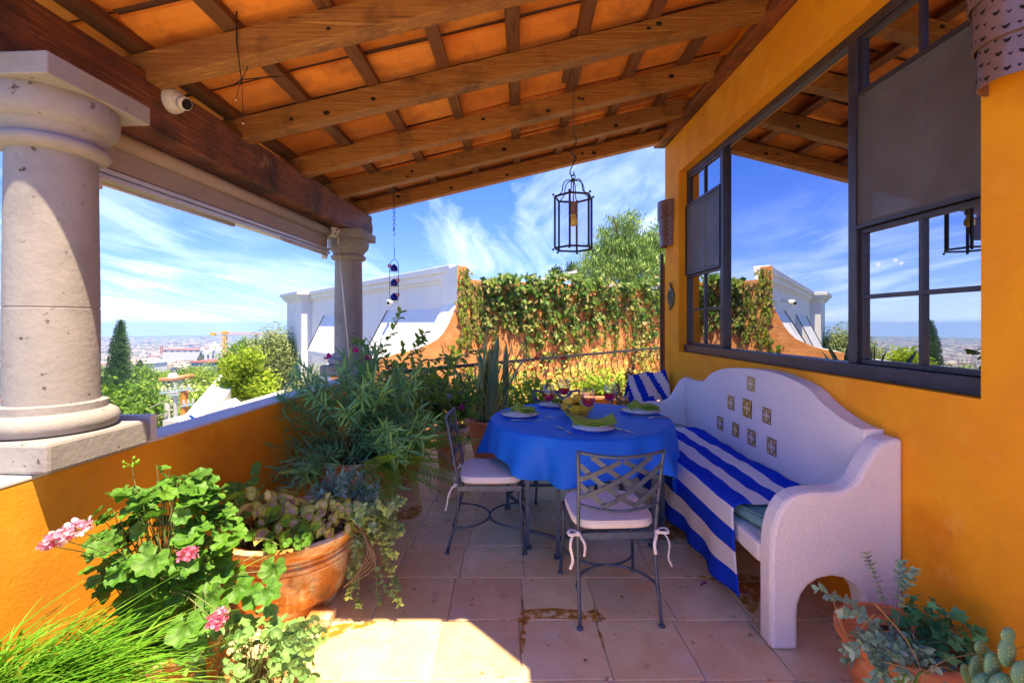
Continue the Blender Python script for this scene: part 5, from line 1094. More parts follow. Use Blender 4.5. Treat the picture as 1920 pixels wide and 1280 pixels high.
m_shr = leafm('shrub_leaf', [(.18, .36, .06), (.27, .46, .08)], V, .3)
m_shr2 = leafm('bright_shrub_leaf', [(.26, .44, .04), (.38, .54, .07)], V, .35)
m_ct = leafm('coleus_centre', [(.56, .24, .26), (.70, .46, .34)], ((1, 1, 1), (.6, .35, 1.0), (1.3, 1.6, 1.2), (1, 1.5, .6), (1.2, 1.6, .6)), .25)
m_ce = leafm('coleus_edge', [(.44, .48, .08), (.62, .62, .18)], ((.6, .75, .5), (1.1, 1.1, 1), (1.2, 1.1, .8)), .25)
m_dry = leafm('dry_leaf', [(.26, .17, .07), (.36, .25, .11)], V, .1)
m_vine = leafm('vine_leaf', [(.15, .28, .04), (.28, .38, .06)], ((.35, .5, .45), (.7, .85, .7), (1, 1, 1), (1.3, 1.15, .8), (1.8, 1.4, .9)), .3)
m_vdry = leafm('dry_vine_leaf', [(.36, .24, .10), (.48, .36, .16)], ((.5, .5, .5), (1, 1, 1), (.8, 1.1, .6)), .15)
m_tree = leafm('tree_leaf', [(.10, .21, .025), (.17, .29, .035)], ((.6, .7, .7), (1.1, 1.05, .9), (1.35, 1.2, .7), (.8, .9, .9)), .3)
m_cyp = leafm('cypress_leaf', [(.022, .065, .014), (.04, .10, .022)], V, .05)
m_oliv = leafm('olive_leaf', [(.24, .30, .14), (.34, .39, .20)], V, .2)
m_lem = leafm('lemon_leaf', [(.26, .40, .03), (.38, .50, .05)], V, .4)
m_pep = leafm('pepper_tree_leaf', [(.20, .34, .08), (.30, .44, .13)], V, .3)
bark = mat('bark', [(.13, .09, .06), (.22, .17, .12)], scale=9, stretch=(3, 3, .6), rough=.9, bump=.6, bscale=20)
stemg = mat('green_stem', [(.16, .22, .06), (.24, .26, .10)], scale=9, rough=.7); stemb = mat('brown_stem', [(.20, .12, .07), (.30, .20, .12)], scale=9, rough=.8)
pinkf = leafm('pink_petal', [(.62, .10, .22), (.74, .26, .36)], ((1, .8, .9), (1.1, 1.9, 1.6), (1, .35, .6)), .3); magf = leafm('magenta_petal', [(.62, .02, .22)], ((1, 1, 1), (.8, 1, 1.2)), .3); redf = leafm('red_petal', [(.70, .03, .015)], ((1, 1, 1), (.8, 1, 1)), .3); whf = leafm('pale_petal', [(.62, .62, .70)], ((1, 1, 1), (.8, .8, 1)), .3)

# ------------------------------------------------------------------ pots
def pot(x, y, r, h, rb, m_, label, lip=.05, group='terracotta plant pots', name='plant_pot', z=0, bands=True):
    t = thing(name, (x, y, z), label, 'pot', group)
    pr = [(rb*.9, 0), (rb, .006)]
    n = 12
    for i in range(1, n): k = i/n; rr = rb+(r-rb)*(k**.8)+(.004*math.sin(k*40) if bands and .55 < k < .85 else 0); pr.append((rr, .006+(h-lip-.01)*k))
    pr += [(r, h-lip-.004), (r*.9, h-lip), (r*.86, h*.5)]
    MB().lathe(pr, (x, y, z), 40).build('pot_body', m_, t, smooth=True, angle=40)
    MB().lathe([(r*.93, h-lip*.9), (r+.008, h-lip), (r+.018, h-lip*.7), (r+.020, h-.008), (r+.010, h), (r-.012, h), (r-.018, h-.02), (r-.018, h-lip*.7)], (x, y, z), 40).build('rim', m_, t, smooth=True, angle=50)
    MB().lathe([(.01, h-.035), (r*.5, h-.03), (r-.016, h-.045)], (x, y, z), 24).build('soil', soil, t, smooth=True)
    return t
pot(-1.17, 3.42, .27, .52, .19, terra_old, 'broken edged terracotta pot under the big oleander')
pot(-.28, 5.2, .225, .42, .15, terra, 'tall terracotta pot holding the striped sword leaved plant')
pot(-.64, 4.78, .17, .42, .12, terra_old, 'mossy banded terracotta pot behind the left chair')
pot(-1.30, 1.72, .20, .36, .15, terra_old, 'lichen stained terracotta pot under the pink geranium')
pot(-.97, 1.70, .12, .16, .09, terra, 'low terracotta pot under the round leaved plant')
pot(-1.42, 1.22, .22, .30, .17, terra, 'terracotta pot under the long green grass')
pot(1.545, 1.80, .205, .27, .15, terra, 'terracotta bowl with thick rolled rim beside the bench', lip=.045, bands=False)
pot(1.44, 1.33, .13, .20, .10, terra, 'small terracotta pot holding the cactus')
# wide old bowl planter with foot
bp = thing('bowl_planter', (-1.20, 2.50, 0), 'wide weathered terracotta bowl planter with moulded rim at the left', 'pot', 'terracotta plant pots')
MB().lathe([(.20, .0), (.235, .01), (.24, .05), (.22, .065)], (-1.20, 2.50, 0), 44).build('foot', terra_old, bp, smooth=True, angle=40)
MB().lathe([(.22, .06), (.268, .068), (.280, .12), (.295, .20), (.308, .262), (.302, .27), (.318, .276), (.320, .294), (.308, .302), (.316, .318), (.310, .326), (.322, .345), (.29, .35)], (-1.20, 2.50, 0), 56).build('bowl_body', terra_old, bp, smooth=True, angle=40)
MB().lathe([(.29, .35), (.322, .345), (.345, .37), (.368, .40), (.372, .415), (.360, .425), (.335, .42), (.318, .39)], (-1.20, 2.50, 0), 56).build('rim', terra_old, bp, smooth=True, angle=50)
MB().lathe([(.01, .395), (.2, .40), (.322, .385)], (-1.20, 2.50, 0), 30).build('soil', soil, bp, smooth=True)
tb = thing('brick', (-.93, 2.28, 0), 'broken terracotta brick beside the foot of the bowl planter', 'brick'); MB().box((-1.02, 2.24, .0), (-.90, 2.34, .05), M=None).build('brick_body', terra_old, tb, bevel=.008)
tr = thing('planter_trough', (1.45, 6.6, 0), 'orange terracotta trough planter behind the table by the railing', 'planter')
m = MB(); m.box((.95, 6.45, 0), (1.95, 6.5, .42)); m.box((.95, 6.75, 0), (1.95, 6.8, .42)); m.box((.95, 6.501, 0), (1.0, 6.749, .42)); m.box((1.9, 6.501, 0), (1.95, 6.749, .42)); m.build('trough_body', orange, tr, bevel=.008)
m = MB(); m.box((.92, 6.42, .421), (1.98, 6.51, .47)); m.box((.92, 6.74, .421), (1.98, 6.83, .47)); m.build('rim', terra, tr, bevel=.01); MB().box((1.001, 6.502, .02), (1.899, 6.748, .40)).build('soil', soil, tr)

# ------------------------------------------------------------------ plants
def ok_pt(p, x_in=.03): return p.x > PI_X(p.y)+x_in or p.z > .985
def stems_part(parent, paths, r, m_, name='stem'):
    q = MB()
    for pp in paths: n = len(pp); q.tube(pp, [r*(1-.6*i/(n-1)) for i in range(n)], 5, cap=False)
    return q.build(name, m_, parent, smooth=True, fix=False)
def bush(name, base, c, rad, nst, label, cat, tmpl, lm, ll, stemm, whorl=3, gap=.045, start=.35, n_obj=300, stem_r=.004, up=.5, spread=.06, out_b=0, group=None, jit=.7, keep=None, sag=.0):
    base, c = Vector(base), Vector(c); t = thing(name, tuple(base), label, cat, group); paths = []; Ts = []; tips = []
    for s in range(nst):
        d = rdir(); d.z = d.z*.9+out_b; k = R.uniform(.75, 1.0); e = c+Vector((d.x*rad[0], d.y*rad[1], d.z*rad[2]))*k
        b0 = base+Vector((R.gauss(0, spread), R.gauss(0, spread), 0)); mid = b0.lerp(e, .5)+Vector((0, 0, up*.25*(e-b0).length)); e2 = e-Vector((0, 0, sag))
        pp = spline([b0, mid, e2], 6); pp = [p for p in pp]
        if any((not ok_pt(p, .0)) for p in pp[4:]): pp = [Vector((max(p.x, PI_X(p.y)+.02), p.y, p.z)) if p.z < .98 else p for p in pp]
        paths.append(pp); L = sum((pp[i+1]-pp[i]).length for i in range(len(pp)-1)); n = int(L*(1-start)/gap); tips.append(pp[-1])
        for j in range(n+1):
            f = start+(1-start)*j/max(1, n); i = min(len(pp)-2, int(f*(len(pp)-1))); u_ = f*(len(pp)-1)-i; p = pp[i].lerp(pp[i+1], u_); ax = (pp[i+1]-pp[i]).normalized()
            a0 = R.uniform(0, 6.28); s1 = ax.cross(Vector((.3, .2, 1))).normalized(); s2 = ax.cross(s1)
            for w_ in range(whorl):
                a = a0+6.283*w_/whorl+R.uniform(-.4, .4); o_ = s1*math.cos(a)+s2*math.sin(a); dd = (o_*R.uniform(.6, 1.1)*jit*1.3+ax*R.uniform(.5, 1.0)*(1.4 if f > .9 else .8)+Vector((0, 0, R.uniform(-.25, .15)))).normalized()
                nn = ax*1.0+Vector((0, 0, .6))-o_*.3; sc_ = ll*R.uniform(.65, 1.15)
                if not ok_pt(p+dd*sc_, .0) or (p+dd*sc_).z < .01: continue
                if keep and not keep(p+dd*sc_): continue
                Ts.append(frame(p, dd, nn, sc_))
    stems_part(t, paths, stem_r, stemm); leaves(t, tmpl, Ts, lm, n_obj)
    return t, tips
def flower(parent, c, r, n, m_, ps=.5, name='flower_head'):
    q = MB(); tm = t_round(8, .0, .3, False)
    for k in range(n):
        d = rdir(); d.z = abs(d.z)*.9-.15; p = Vector(c)+d*r*R.uniform(.55, 1); T = frame(p-d*r*ps*.2, rdir()+Vector((0, 0, .2)), d, r*ps*R.uniform(.7, 1.1)); q.add([T @ Vector(v) for v in tm.v], tm.f)
    return q.build(name, m_, parent, smooth=True, fix=False)

oleander, tips = bush('oleander', (-1.17, 3.42, .48), (-1.13, 3.28, .76), (.61, .52, .64), 125, 'large grey green oleander with narrow leaves spilling over its pot', 'shrub', t_lance(.06, 5, .25), m_ole, .115, stemg, 3, .034, .30, 300, .005, keep=lambda p: not (595 < 960+p.x/p.y*F < 730 and 845 < HY+(EYE-p.z)/p.y*F < 925 and R.random() < .8))
for p in ((665, 657, 3.3), (615, 671, 3.2), (690, 672, 3.3)): c = P(*p); flower(oleander, c, .028, 12, magf, .9)
cl_, _ = bush('climbing_shrub', (-.95, 3.95, .40), (-.85, 3.95, 1.12), (.42, .3, .42), 34, 'dark leafy shrub with tall twigs rising between oleander and railing', 'shrub', t_oval(.24), m_shr, .075, stemb, 2, .05, .4, 200, .003, .3)
q = []; Ts = []
for (x0, y0, x1, y1, Z) in ((700, 690, 750, 588, 3.7), (745, 700, 795, 625, 3.8), (730, 700, 865, 672, 3.8), (760, 720, 835, 690, 3.9), (690, 690, 668, 640, 3.7), (780, 720, 900, 655, 4.0)):
    a, b = P(x0, y0, Z), P(x1, y1, Z); pp = spline([a-Vector((0, 0, .35)), a, a.lerp(b, .5)+Vector((.03, 0, .05)), b], 5); q.append(pp)
    for j in range(5, len(pp)):
        for s in (-1, 1, 1):
            d = ((pp[j]-pp[j-1]).normalized()*.7+rv(.7)+Vector((s*.4, 0, -.2))); Ts.append(frame(pp[j], d, Vector((0, -.3, 1)), R.uniform(.05, .085)))
stems_part(cl_, q, .004, stemb, 'long_twig'); leaves(cl_, t_oval(.25), Ts, m_shr, 140, name='twig_leaf')
bl_, _ = bush('flowering_bush', (-.64, 4.78, .40), (-.70, 4.60, .74), (.44, .34, .34), 70, 'mixed green bush with pale and pink flowers behind the left chair', 'shrub', t_round(12, .05, .1), m_shr, .055, stemg, 2, .035, .4, 300, .003)
for p in ((860, 738, 4.5), (875, 752, 4.5), (842, 745, 4.5)): flower(bl_, P(*p), .045, 30, whf, .5)
for p in ((865, 765, 4.3), (733, 690, 3.9)): flower(bl_ if p[0] == 865 else cl_, P(*p), .035, 14, magf, .8)
b2_, _ = bush('leafy_bush', (-1.05, 4.35, .3), (-1.05, 4.3, .75), (.42, .4, .4), 46, 'broad green bush filling the corner below the far column', 'shrub', t_oval(.26), m_shr2, .07, stemg, 2, .04, .35, 120, .003)
pot(-1.05, 4.38, .18, .34, .13, terra, 'terracotta pot hidden in the corner below the far column')
# fern
def t_frond():
    m = MB(); n = 26
    for i in range(n):
        t = (i+1)/n; z = -.35*t*t; y = t; w_ = .15*math.sin(math.pi*min(1, t*.82+.16))**.8*(1-.3*t)
        for s in (-1, 1): m.add([(0, y-.014, z), (s*w_*.55, y+.012, z-.01), (s*w_, y+.024, z-.03), (s*w_*.5, y-.010, z-.012)], [(0, 1, 2, 3)])
    for i in range(6): t0, t1 = i/6, (i+1)/6; m.add([(-.004, t0, -.35*t0*t0+.002), (.004, t0, -.35*t0*t0+.002), (.004, t1, -.35*t1*t1+.002), (-.004, t1, -.35*t1*t1+.002)], [(0, 1, 2, 3)])
    return m
fern = thing('fern', (-.93, 3.24, .49), 'bright green fern with toothed fronds hanging towards the floor', 'fern'); Ts = []
for k in range(26):
    a = R.uniform(-1.5, .9); d = Vector((math.cos(a), math.sin(a), R.uniform(-.1, .9))); Ts.append(frame(Vector((-.93, 3.24, .50)), d, Vector((0, 0, 1))-d*.3, R.uniform(.42, .68)))
for (x, y, x1, y1, Z) in ((735, 880, 720, 962, 3.2), (770, 880, 785, 945, 3.25), (790, 860, 808, 925, 3.3), (765, 800, 800, 835, 3.3), (700, 900, 700, 965, 3.1), (775, 830, 740, 775, 3.35), (800, 840, 770, 740, 3.4)):
    a, b = P(x, y, Z), P(x1, y1, Z-.05); Ts.append(frame(a, b-a, Vector((.1, -1, .25)), (b-a).length*1.05))
leaves(fern, t_frond(), Ts, m_fern, 60, name='frond', smooth=False)
# sword leaved plant
sw_c = mat('sword_leaf_centre', [(.08, .19, .09), (.20, .34, .19), (.09, .20, .10), (.24, .38, .23)], scale=7, stretch=(.6, .6, 7), rough=.35, spec=.5, rnd=((.75, .8, .8), (1.2, 1.2, 1)), distort=.6, lo=.35, hi=.65)
sw_e = mat('sword_leaf_edge', [(.50, .52, .10), (.62, .62, .18)], scale=6, rough=.35)
san = thing('sword_plant', (-.28, 5.2, .39), 'tall clump of upright striped sword shaped leaves with yellow edges', 'plant')
SW = [(R.gauss(0, .07), R.gauss(0, .07), R.uniform(0, 6.28), R.uniform(.55, .95), R.uniform(.03, .22)) for _ in range(22)]+[(.0, 0, .3, 1.12, .05), (.02, -.05, 5, 1.02, .10), (-.12, -.08, 3.3, .88, .42), (-.10, -.1, 3.0, .60, .50), (.10, -.05, .1, .98, .33), (.12, -.08, .2, .86, .40), (.08, -.1, 6.0, .9, .22)]
for (x, y, a, L, lean) in SW:
    q = MB(); w0 = R.uniform(.028, .040); tw_ = R.uniform(-.8, .8); la = a if lean > .15 else R.uniform(0, 6.28); dx, dy = math.cos(la), math.sin(la); n = 12; rows = []
    wob = R.uniform(-.02, .02)
    for i in range(n+1):
        t = i/n; w_ = w0*(.55+.6*math.sin(math.pi*min(.75, t*.8+.1)))*(1 if t < .8 else max(0.03, 1-((t-.8)/.2)**1.6)); c = Vector((-.28+x+dx*lean*L*t*(.6+.4*t)+wob*math.sin(t*5), 5.2+y+dy*lean*L*t*(.6+.4*t), .37+L*t*(1-.12*lean)))
        fa = a+1.57+tw_*t; e = Vector((math.cos(fa), math.sin(fa), 0)); nn = Vector((-math.sin(fa), math.cos(fa), 0))
        rows += [c-e*w_+nn*w_*.35, c-e*w_*.80+nn*w_*.22, c, c+e*w_*.80+nn*w_*.22, c+e*w_+nn*w_*.35]
    q.v = [tuple(p) for p in rows]
    for i in range(n):
        for k in range(4): q.f.append((i*5+k, i*5+k+1, i*5+k+6, i*5+k+5)); q.mi.append(1 if k in (0, 3) else 0)
    q.build('leaf', [sw_c, sw_e], san, smooth=True, fix=False, solid=.004)
# red geranium hedge behind the table
rg, _ = bush('red_geranium', (.18, 5.55, .02), (.16, 5.62, .52), (.52, .30, .40), 80, 'bright green shrub with small red flowers behind the table', 'shrub', t_round(12, .05, .1), m_shr2, .062, stemg, 2, .04, .4, 300, .003)
for p in ((968, 698, 5.5), (1000, 695, 5.6), (1008, 672, 5.7), (1056, 672, 5.8), (966, 703, 5.4), (1048, 735, 5.5)): c = P(*p); flower(rg, c, .045, 16, redf, .6); stems_part(rg, [[c, c-Vector((.02, 0, .2))]], .004, stemg, 'flower_stalk')
tg, _ = bush('reddish_plant', (1.50, 5.75, .0), (1.42, 5.7, .62), (.26, .2, .42), 30, 'sparse reddish green plant beside the towel covered chair', 'plant', t_oval(.3), mat('reddish_leaf', [(.22, .24, .07), (.30, .16, .08)], scale=3, rough=.5, island=V, rnd=V, trans=.25), .07, stemb, 2, .06, .45, 80, .003)
t2_, _ = bush('trough_plant', (1.45, 6.62, .40), (1.4, 6.65, .60), (.5, .2, .25), 50, 'low green leafy plant growing in the trough planter', 'plant', t_oval(.3), m_shr2, .07, stemg, 2, .05, .3, 60, .003)
# geranium (left foreground)
ger = thing('pink_geranium', (-1.30, 1.72, .33), 'pink flowered geranium with round scalloped leaves in the left foreground', 'geranium'); Ts = []; paths = []; tm = t_round(28, .10, .16, zone=True)
gc = Vector((-1.29, 1.70, .66))
k = 0
while k < 330:
    d = rdir(); d.z = d.z*.95+.12; p = gc+Vector((d.x*.235+.02*math.sin(d.z*9), d.y*.20, d.z*.28))*R.uniform(.62, 1.0)
    if not ok_pt(p, .02) or p.z < .30: continue
    k += 1; out = (p-gc).normalized(); s = R.choice((R.uniform(.035, .06), R.uniform(.055, .10))); ax = Vector((out.x, out.y, .0))+rv(.5)+Vector((0, 0, -.25)); nn = out*.6+Vector((0, -.25, .9))+rv(.35); Ts.append(frame(p-ax.normalized()*s*.4, ax, nn, s))
    if k % 2 == 0: b0 = Vector((-1.30+R.gauss(0, .04), 1.72+R.gauss(0, .04), .35)); paths.append(spline([b0, b0.lerp(p, .6)+Vector((0, 0, .03)), p-ax.normalized()*s*.4], 4))
for p_ in ((395, 1075, 1.62), (440, 1060, 1.75), (455, 1035, 1.9), (495, 1070, 1.75), (520, 1025, 1.9), (350, 1125, 1.5), (388, 1122, 1.52), (365, 1155, 1.5), (412, 1100, 1.6), (470, 1080, 1.75)):
    p = P(*p_); Ts.append(frame(p-Vector((0, 0, .04)), Vector((R.uniform(-.3, .6), -.3, -.3)), Vector((R.uniform(-.3, .4), -.7, .7)), R.uniform(.085, .12))); paths.append(spline([Vector((-1.25, 1.72, .42)), Vector((-1.2, 1.72, .52)).lerp(p, .5), p], 4))
stems_part(ger, paths, .0032, stemg); leaves(ger, tm, Ts, [m_ger, m_ger2], 300)
for p_, r_ in (((112, 1010, 1.42), .044), ((146, 992, 1.45), .040), ((92, 1022, 1.42), .028), ((352, 1040, 1.5), .033), ((405, 1165, 1.45), .034), ((416, 1150, 1.47), .024)):
    c = P(*p_); flower(ger, c, r_, 60, pinkf, .46); stems_part(ger, [spline([Vector((-1.3, 1.7, .5)), (Vector((-1.3, 1.66, .6))+c)/2, c], 5)], .003, stemg, 'flower_stalk')
c = P(246, 872, 1.62); stems_part(ger, [spline([Vector((-1.3, 1.7, .75)), P(262, 930, 1.63), c], 5)], .003, stemg, 'flower_stalk'); q = MB()
for j in range(9): d = rdir(); d.z = abs(d.z); q.tube([c, c+d*.022], .0012, 4); q.ball(c+d*.026, (.0045, .0045, .007), 6, 5)
q.build('flower_bud', m_fern, ger, smooth=True)
# grass
def blade(q, b, d, L, w_, arch):
    pts = []; n = 7; side = d.cross(Vector((0, 0, 1))).normalized()
    for i in range(n+1):
        t = i/n; c = b+d*L*t*(.55+.45*t)+Vector((0, 0, L*(.85*t-arch*t*t))); ww = w_*(1-t**2.2)+.0004; pts += [c-side*ww, c+Vector((0, 0, -ww*.5)), c+side*ww]
    o = len(q.v); q.v += [tuple(p) for p in pts]
    for i in range(n):
        for k in (0, 1): q.f.append((o+i*3+k, o+i*3+k+1, o+i*3+k+4, o+i*3+k+3)); q.mi.append(0)
gr = thing('long_grass', (-1.42, 1.22, .27), 'dense clump of long bright green grass leaning right in the lower left corner', 'grass'); rest = MB()
bl = []
for k in range(1900):
    b = Vector((-1.50+R.gauss(0, .11), 1.24+R.gauss(0, .10), .27)); a = R.gauss(-.10, .75); d = Vector((math.cos(a), math.sin(a), 0)); L = R.uniform(.34, .70); bl.append((b, d*R.uniform(.25, .95), L, R.uniform(.0035, .0065), R.uniform(.25, .75)))
bl.sort(key=lambda z: z[0].y)
for i, z in enumerate(bl):
    if i < 300: q = MB(); blade(q, *z); q.build('blade', m_grass, gr, smooth=True, fix=False)
    else: blade(rest, *z)
o = rest.build('blade_mass', m_grass, gr, smooth=True, fix=False, kind='stuff')
# round leaved plant
rl = thing('round_leaved_plant', (-.97, 1.70, .13), 'low mound of small round pale green leaves at the bottom edge', 'plant'); Ts = []; paths = []
k = 0
while k < 300:
    d = rdir(); p = Vector((-.965, 1.66, .22))+Vector((d.x*.23, d.y*.2, d.z*.17+.02))*R.uniform(.6, 1)
    if p.z < .03: continue
    k += 1; out = (p-Vector((-.965, 1.68, .18))).normalized(); s = R.uniform(.028, .052); ax = out*.6+rv(.6); Ts.append(frame(p, ax, out*.7+Vector((0, -.4, .8))+rv(.3), s))
    if k % 4 == 0: paths.append(spline([Vector((-.97+R.gauss(0, .03), 1.70, .13)), Vector((-.97, 1.69, .2)).lerp(p, .6)+Vector((0, 0, .03)), p], 4))
for a in range(9):
    e = P(R.uniform(560, 610), R.uniform(1165, 1270), 1.66); b0 = Vector((-.9, 1.68, .22)); pp = spline([b0, b0.lerp(e, .5)+Vector((0, 0, .04)), e], 5); paths.append(pp)
    for j in range(2, len(pp)):
        for s in (-1, 1): Ts.append(frame(pp[j], Vector((R.uniform(-.3, .3), -.3, s)), Vector((0, -.8, .6)), R.uniform(.026, .042)))
stems_part(rl, paths, .002, stemg); leaves(rl, t_round(12, .0, .10), Ts, m_rnd, 300)
# coleus in the bowl planter
def coleus(c, rad, n, label, s0=.085):
    t = thing('coleus', (c[0], c[1], .39), label, 'coleus', 'coleus plants in the bowl planter'); Ts = []; paths = []; c = Vector(c); k = 0
    while k < n:
        d = rdir(); d.z = abs(d.z)*1.0-.25; p = c+Vector((d.x*rad[0], d.y*rad[1], d.z*rad[2]))*R.uniform(.5, 1)
        if p.z < .36 or not ok_pt(p, .02): continue
        k += 1; ax = Vector((d.x, d.y, -.5))+rv(.6); Ts.append(frame(p, ax, Vector((0, -.35, 1))+rv(.5), s0*R.uniform(.55, 1.15)))
        if k % 4 == 0: b0 = Vector((c.x+R.gauss(0, .06), c.y+R.gauss(0, .05), .39)); paths.append(spline([b0, b0.lerp(p, .6)+Vector((0, 0, .03)), p], 4))
    stems_part(t, paths, .003, stemb); leaves(t, t_coleus(), Ts, [m_ct, m_ce], n)
    return t
cA = coleus((-1.30, 2.36, .50), (.20, .16, .23), 95, 'pinkish coleus with wilted yellow leaves at the left of the bowl planter'); cB = coleus((-.98, 2.44, .46), (.19, .17, .17), 170, 'yellow edged purple and pink coleus at the right of the bowl planter', .078)
g2, _ = bush('geranium', (-1.33, 2.34, .39), (-1.33, 2.30, .56), (.20, .14, .22), 16, 'yellow green geranium sprouting between the coleus at the left of the bowl planter', 'geranium', t_round(20, .09, .14), m_ger, .075, stemg, 1, .05, .5, 60, .003)
g3, _ = bush('geranium', (-1.12, 2.28, .39), (-1.12, 2.22, .47), (.18, .10, .08), 12, 'small yellow green geranium leaves over the front rim of the bowl planter', 'geranium', t_round(20, .09, .14), m_ger, .06, stemg, 1, .05, .5, 40, .003)
q = thing('dry_twigs', (-1.28, 2.33, .39), 'tangle of dry brown twigs between the coleus plants', 'twigs'); paths = []
for k in range(46): b0 = Vector((-1.2+R.gauss(0, .10), 2.38+R.gauss(0, .06), .395)); e = b0+Vector((R.uniform(-.2, .2), R.uniform(-.1, .1), R.uniform(.02, .14))); paths.append(spline([b0, b0.lerp(e, .5)+rv(.03), e], 3))
stems_part(q, paths, .0022, stemb, 'twig')
bs, _ = bush('blue_succulent', (-.98, 2.62, .39), (-.96, 2.62, .53), (.20, .15, .15), 36, 'blue grey succulent rosettes at the back of the bowl planter', 'succulent', t_oval(.22, fold=.5), m_sedb, .045, stemg, 3, .022, .5, 200, .003, .3)
sed = thing('trailing_sedum', (-.84, 2.50, .40), 'trailing grey green sedum spilling from the bowl planter down to the floor', 'succulent'); Ts = []; paths = []
for k in range(46):
    e = P(R.uniform(640, 745), R.uniform(945, 1150), R.uniform(2.25, 2.6)); 
    if R.random() < .3: e = P(R.uniform(700, 768), R.uniform(930, 1010), R.uniform(2.5, 2.7))
    b0 = Vector((-.88+R.gauss(0, .03), 2.52+R.gauss(0, .05), .42)); e.z = max(.025, e.z); pp = spline([b0, b0.lerp(e, .35)+Vector((.05, -.03, .06)), b0.lerp(e, .8)+Vector((.03, -.02, .0)), e+Vector((.02, 0, .02))], 7); paths.append(pp)
    for j in range(6, len(pp)):
        ax = (pp[j]-pp[j-1]).normalized()
        for w_ in range(5): o_ = (ax.cross(rdir())).normalized(); Ts.append(frame(pp[j]-ax*R.uniform(0, .012), o_+ax*.5, ax+o_*.2, R.uniform(.016, .030)))
stems_part(sed, paths, .0025, stemb); leaves(sed, t_oval(.30, 3, .1, .2), Ts, m_sed, 300)
vt = []
for k in range(5): vt.append(spline([Vector((-.86, 2.45, .41)), P(672+k*4, 985+k*6, 2.35), P(690+k*3, 1030+k*8, 2.3), P(668-k*6, 1080+k*5, 2.25)], 6))
stems_part(sed, vt, .004, stemb, 'woody_stem')
# bottom right pot
s1, _ = bush('blue_sedum', (1.48, 1.74, .24), (1.42, 1.68, .27), (.20, .15, .11), 44, 'blue grey sedum sprawling over the left of the bench side pot', 'succulent', t_oval(.28, 3, .1, .3), m_sedb, .036, stemg, 3, .024, .35, 300, .0022, .35, .05, sag=.04)
pp_ = []; Ts = []
for e in ((1535, 1105, 1.78), (1625, 1040, 1.85), (1690, 1055, 1.9), (1710, 1070, 1.85), (1580, 1150, 1.7), (1600, 1220, 1.62), (1650, 1262, 1.6), (1690, 1268, 1.55)):
    e = P(*e); b0 = Vector((1.46, 1.74, .27)); pp = spline([b0, b0.lerp(e, .5)+Vector((0, 0, .04)), e], 8); pp_.append(pp)
    for j in range(6, len(pp)):
        ax = (pp[j]-pp[j-1]).normalized()
        for w_ in range(3): o_ = ax.cross(rdir()).normalized(); Ts.append(frame(pp[j], o_+ax*.6, ax+o_*.2, R.uniform(.02, .036)))
stems_part(s1, pp_, .002, stemb, 'runner'); leaves(s1, t_oval(.3, 3, .1, .3), Ts, m_sedb, 200, name='runner_leaf')
iv, _ = bush('ivy', (1.60, 1.80, .24), (1.62, 1.76, .32), (.15, .15, .12), 40, 'dark green ivy with pointed leaves on the right of the bench side pot', 'ivy', t_ivy(), m_ivy, .05, stemg, 1, .022, .35, 300, .002, .3, .05, keep=lambda p: p.x < WX(p.y)-.01)
q = thing('dry_grass', (1.55, 1.62, .24), 'thin dry bent grass stalks arching out of the lower right corner', 'grass'); paths = []
for a, b, c in (((1700, 1285), (1780, 1235), (1925, 1212)), ((1660, 1240), (1730, 1262), (1760, 1285)), ((1640, 1150), (1590, 1190), (1560, 1120)), ((1720, 1285), (1760, 1250), (1800, 1262)), ((1640, 1130), (1700, 1200), (1740, 1285)), ((1800, 1285), (1850, 1250), (1925, 1240))):
    paths.append(spline([P(a[0], a[1], 1.45), P(b[0], b[1], 1.42), P(c[0], c[1], 1.4)], 7))
stems_part(q, paths, .0018, m_dry, 'stalk')
q = thing('grass_tuft', (1.40, 1.42, 0), 'few broad green grass blades beside the cactus', 'grass')
for a, b, c in (((1690, 1290), (1700, 1262), (1722, 1290)), ((1712, 1290), (1730, 1258), (1782, 1290)), ((1680, 1290), (1684, 1270), (1670, 1255))):
    pp = spline([P(a[0], a[1], 1.4), P(b[0], b[1], 1.4), P(c[0], c[1], 1.4)], 5); m = MB(); m.tube(pp, [.005*(1-.8*i/(len(pp)-1)) for i in range(len(pp))], 6, flat=(1, .3)); m.build('blade', m_grass, q, smooth=True)
# cactus
cacm = bpy.data.materials.new('cactus_pad'); cacm.use_nodes = True; t = cacm.node_tree; b = t.nodes['Principled BSDF']; b.inputs['Roughness'].default_value = .55
tc = N(t, 'ShaderNodeTexCoord'); vo = N(t, 'ShaderNodeTexVoronoi'); vo.inputs['Scale'].default_value = 95; vo.inputs['Randomness'].default_value = .25; t.links.new(tc.outputs['Object'], vo.inputs[0]); t.links.new(ramp(t, vo.outputs['Distance'], [(.16, (.55, .55, .12)), (.26, (.10, .26, .14)), (.6, (.13, .30, .16))]), b.inputs['Base Color'])
cac = thing('cactus', (1.44, 1.33, .17), 'prickly pear cactus with oval yellow dotted pads in the lower right corner', 'cactus')
for (x, y, w_, h_, Z, tilt) in ((1832, 1252, 30, 52, 1.38, .1), (1838, 1212, 22, 26, 1.38, .2), (1862, 1250, 34, 60, 1.33, -.1), (1888, 1222, 34, 56, 1.30, .0), (1890, 1190, 27, 30, 1.30, .1), (1812, 1262, 20, 40, 1.42, -.3), (1915, 1262, 40, 50, 1.27, .2), (1850, 1290, 60, 60, 1.33, 0), (1880, 1300, 60, 80, 1.30, 0)):
    c = P(x, y, Z); k = Z/F; q = MB(); q.ball(c, (w_*k/2, w_*k/2*.42, h_*k/2), 16, 12, M=Matrix.Rotation(tilt, 3, 'Y')); q.build('pad', cacm, cac, smooth=True)
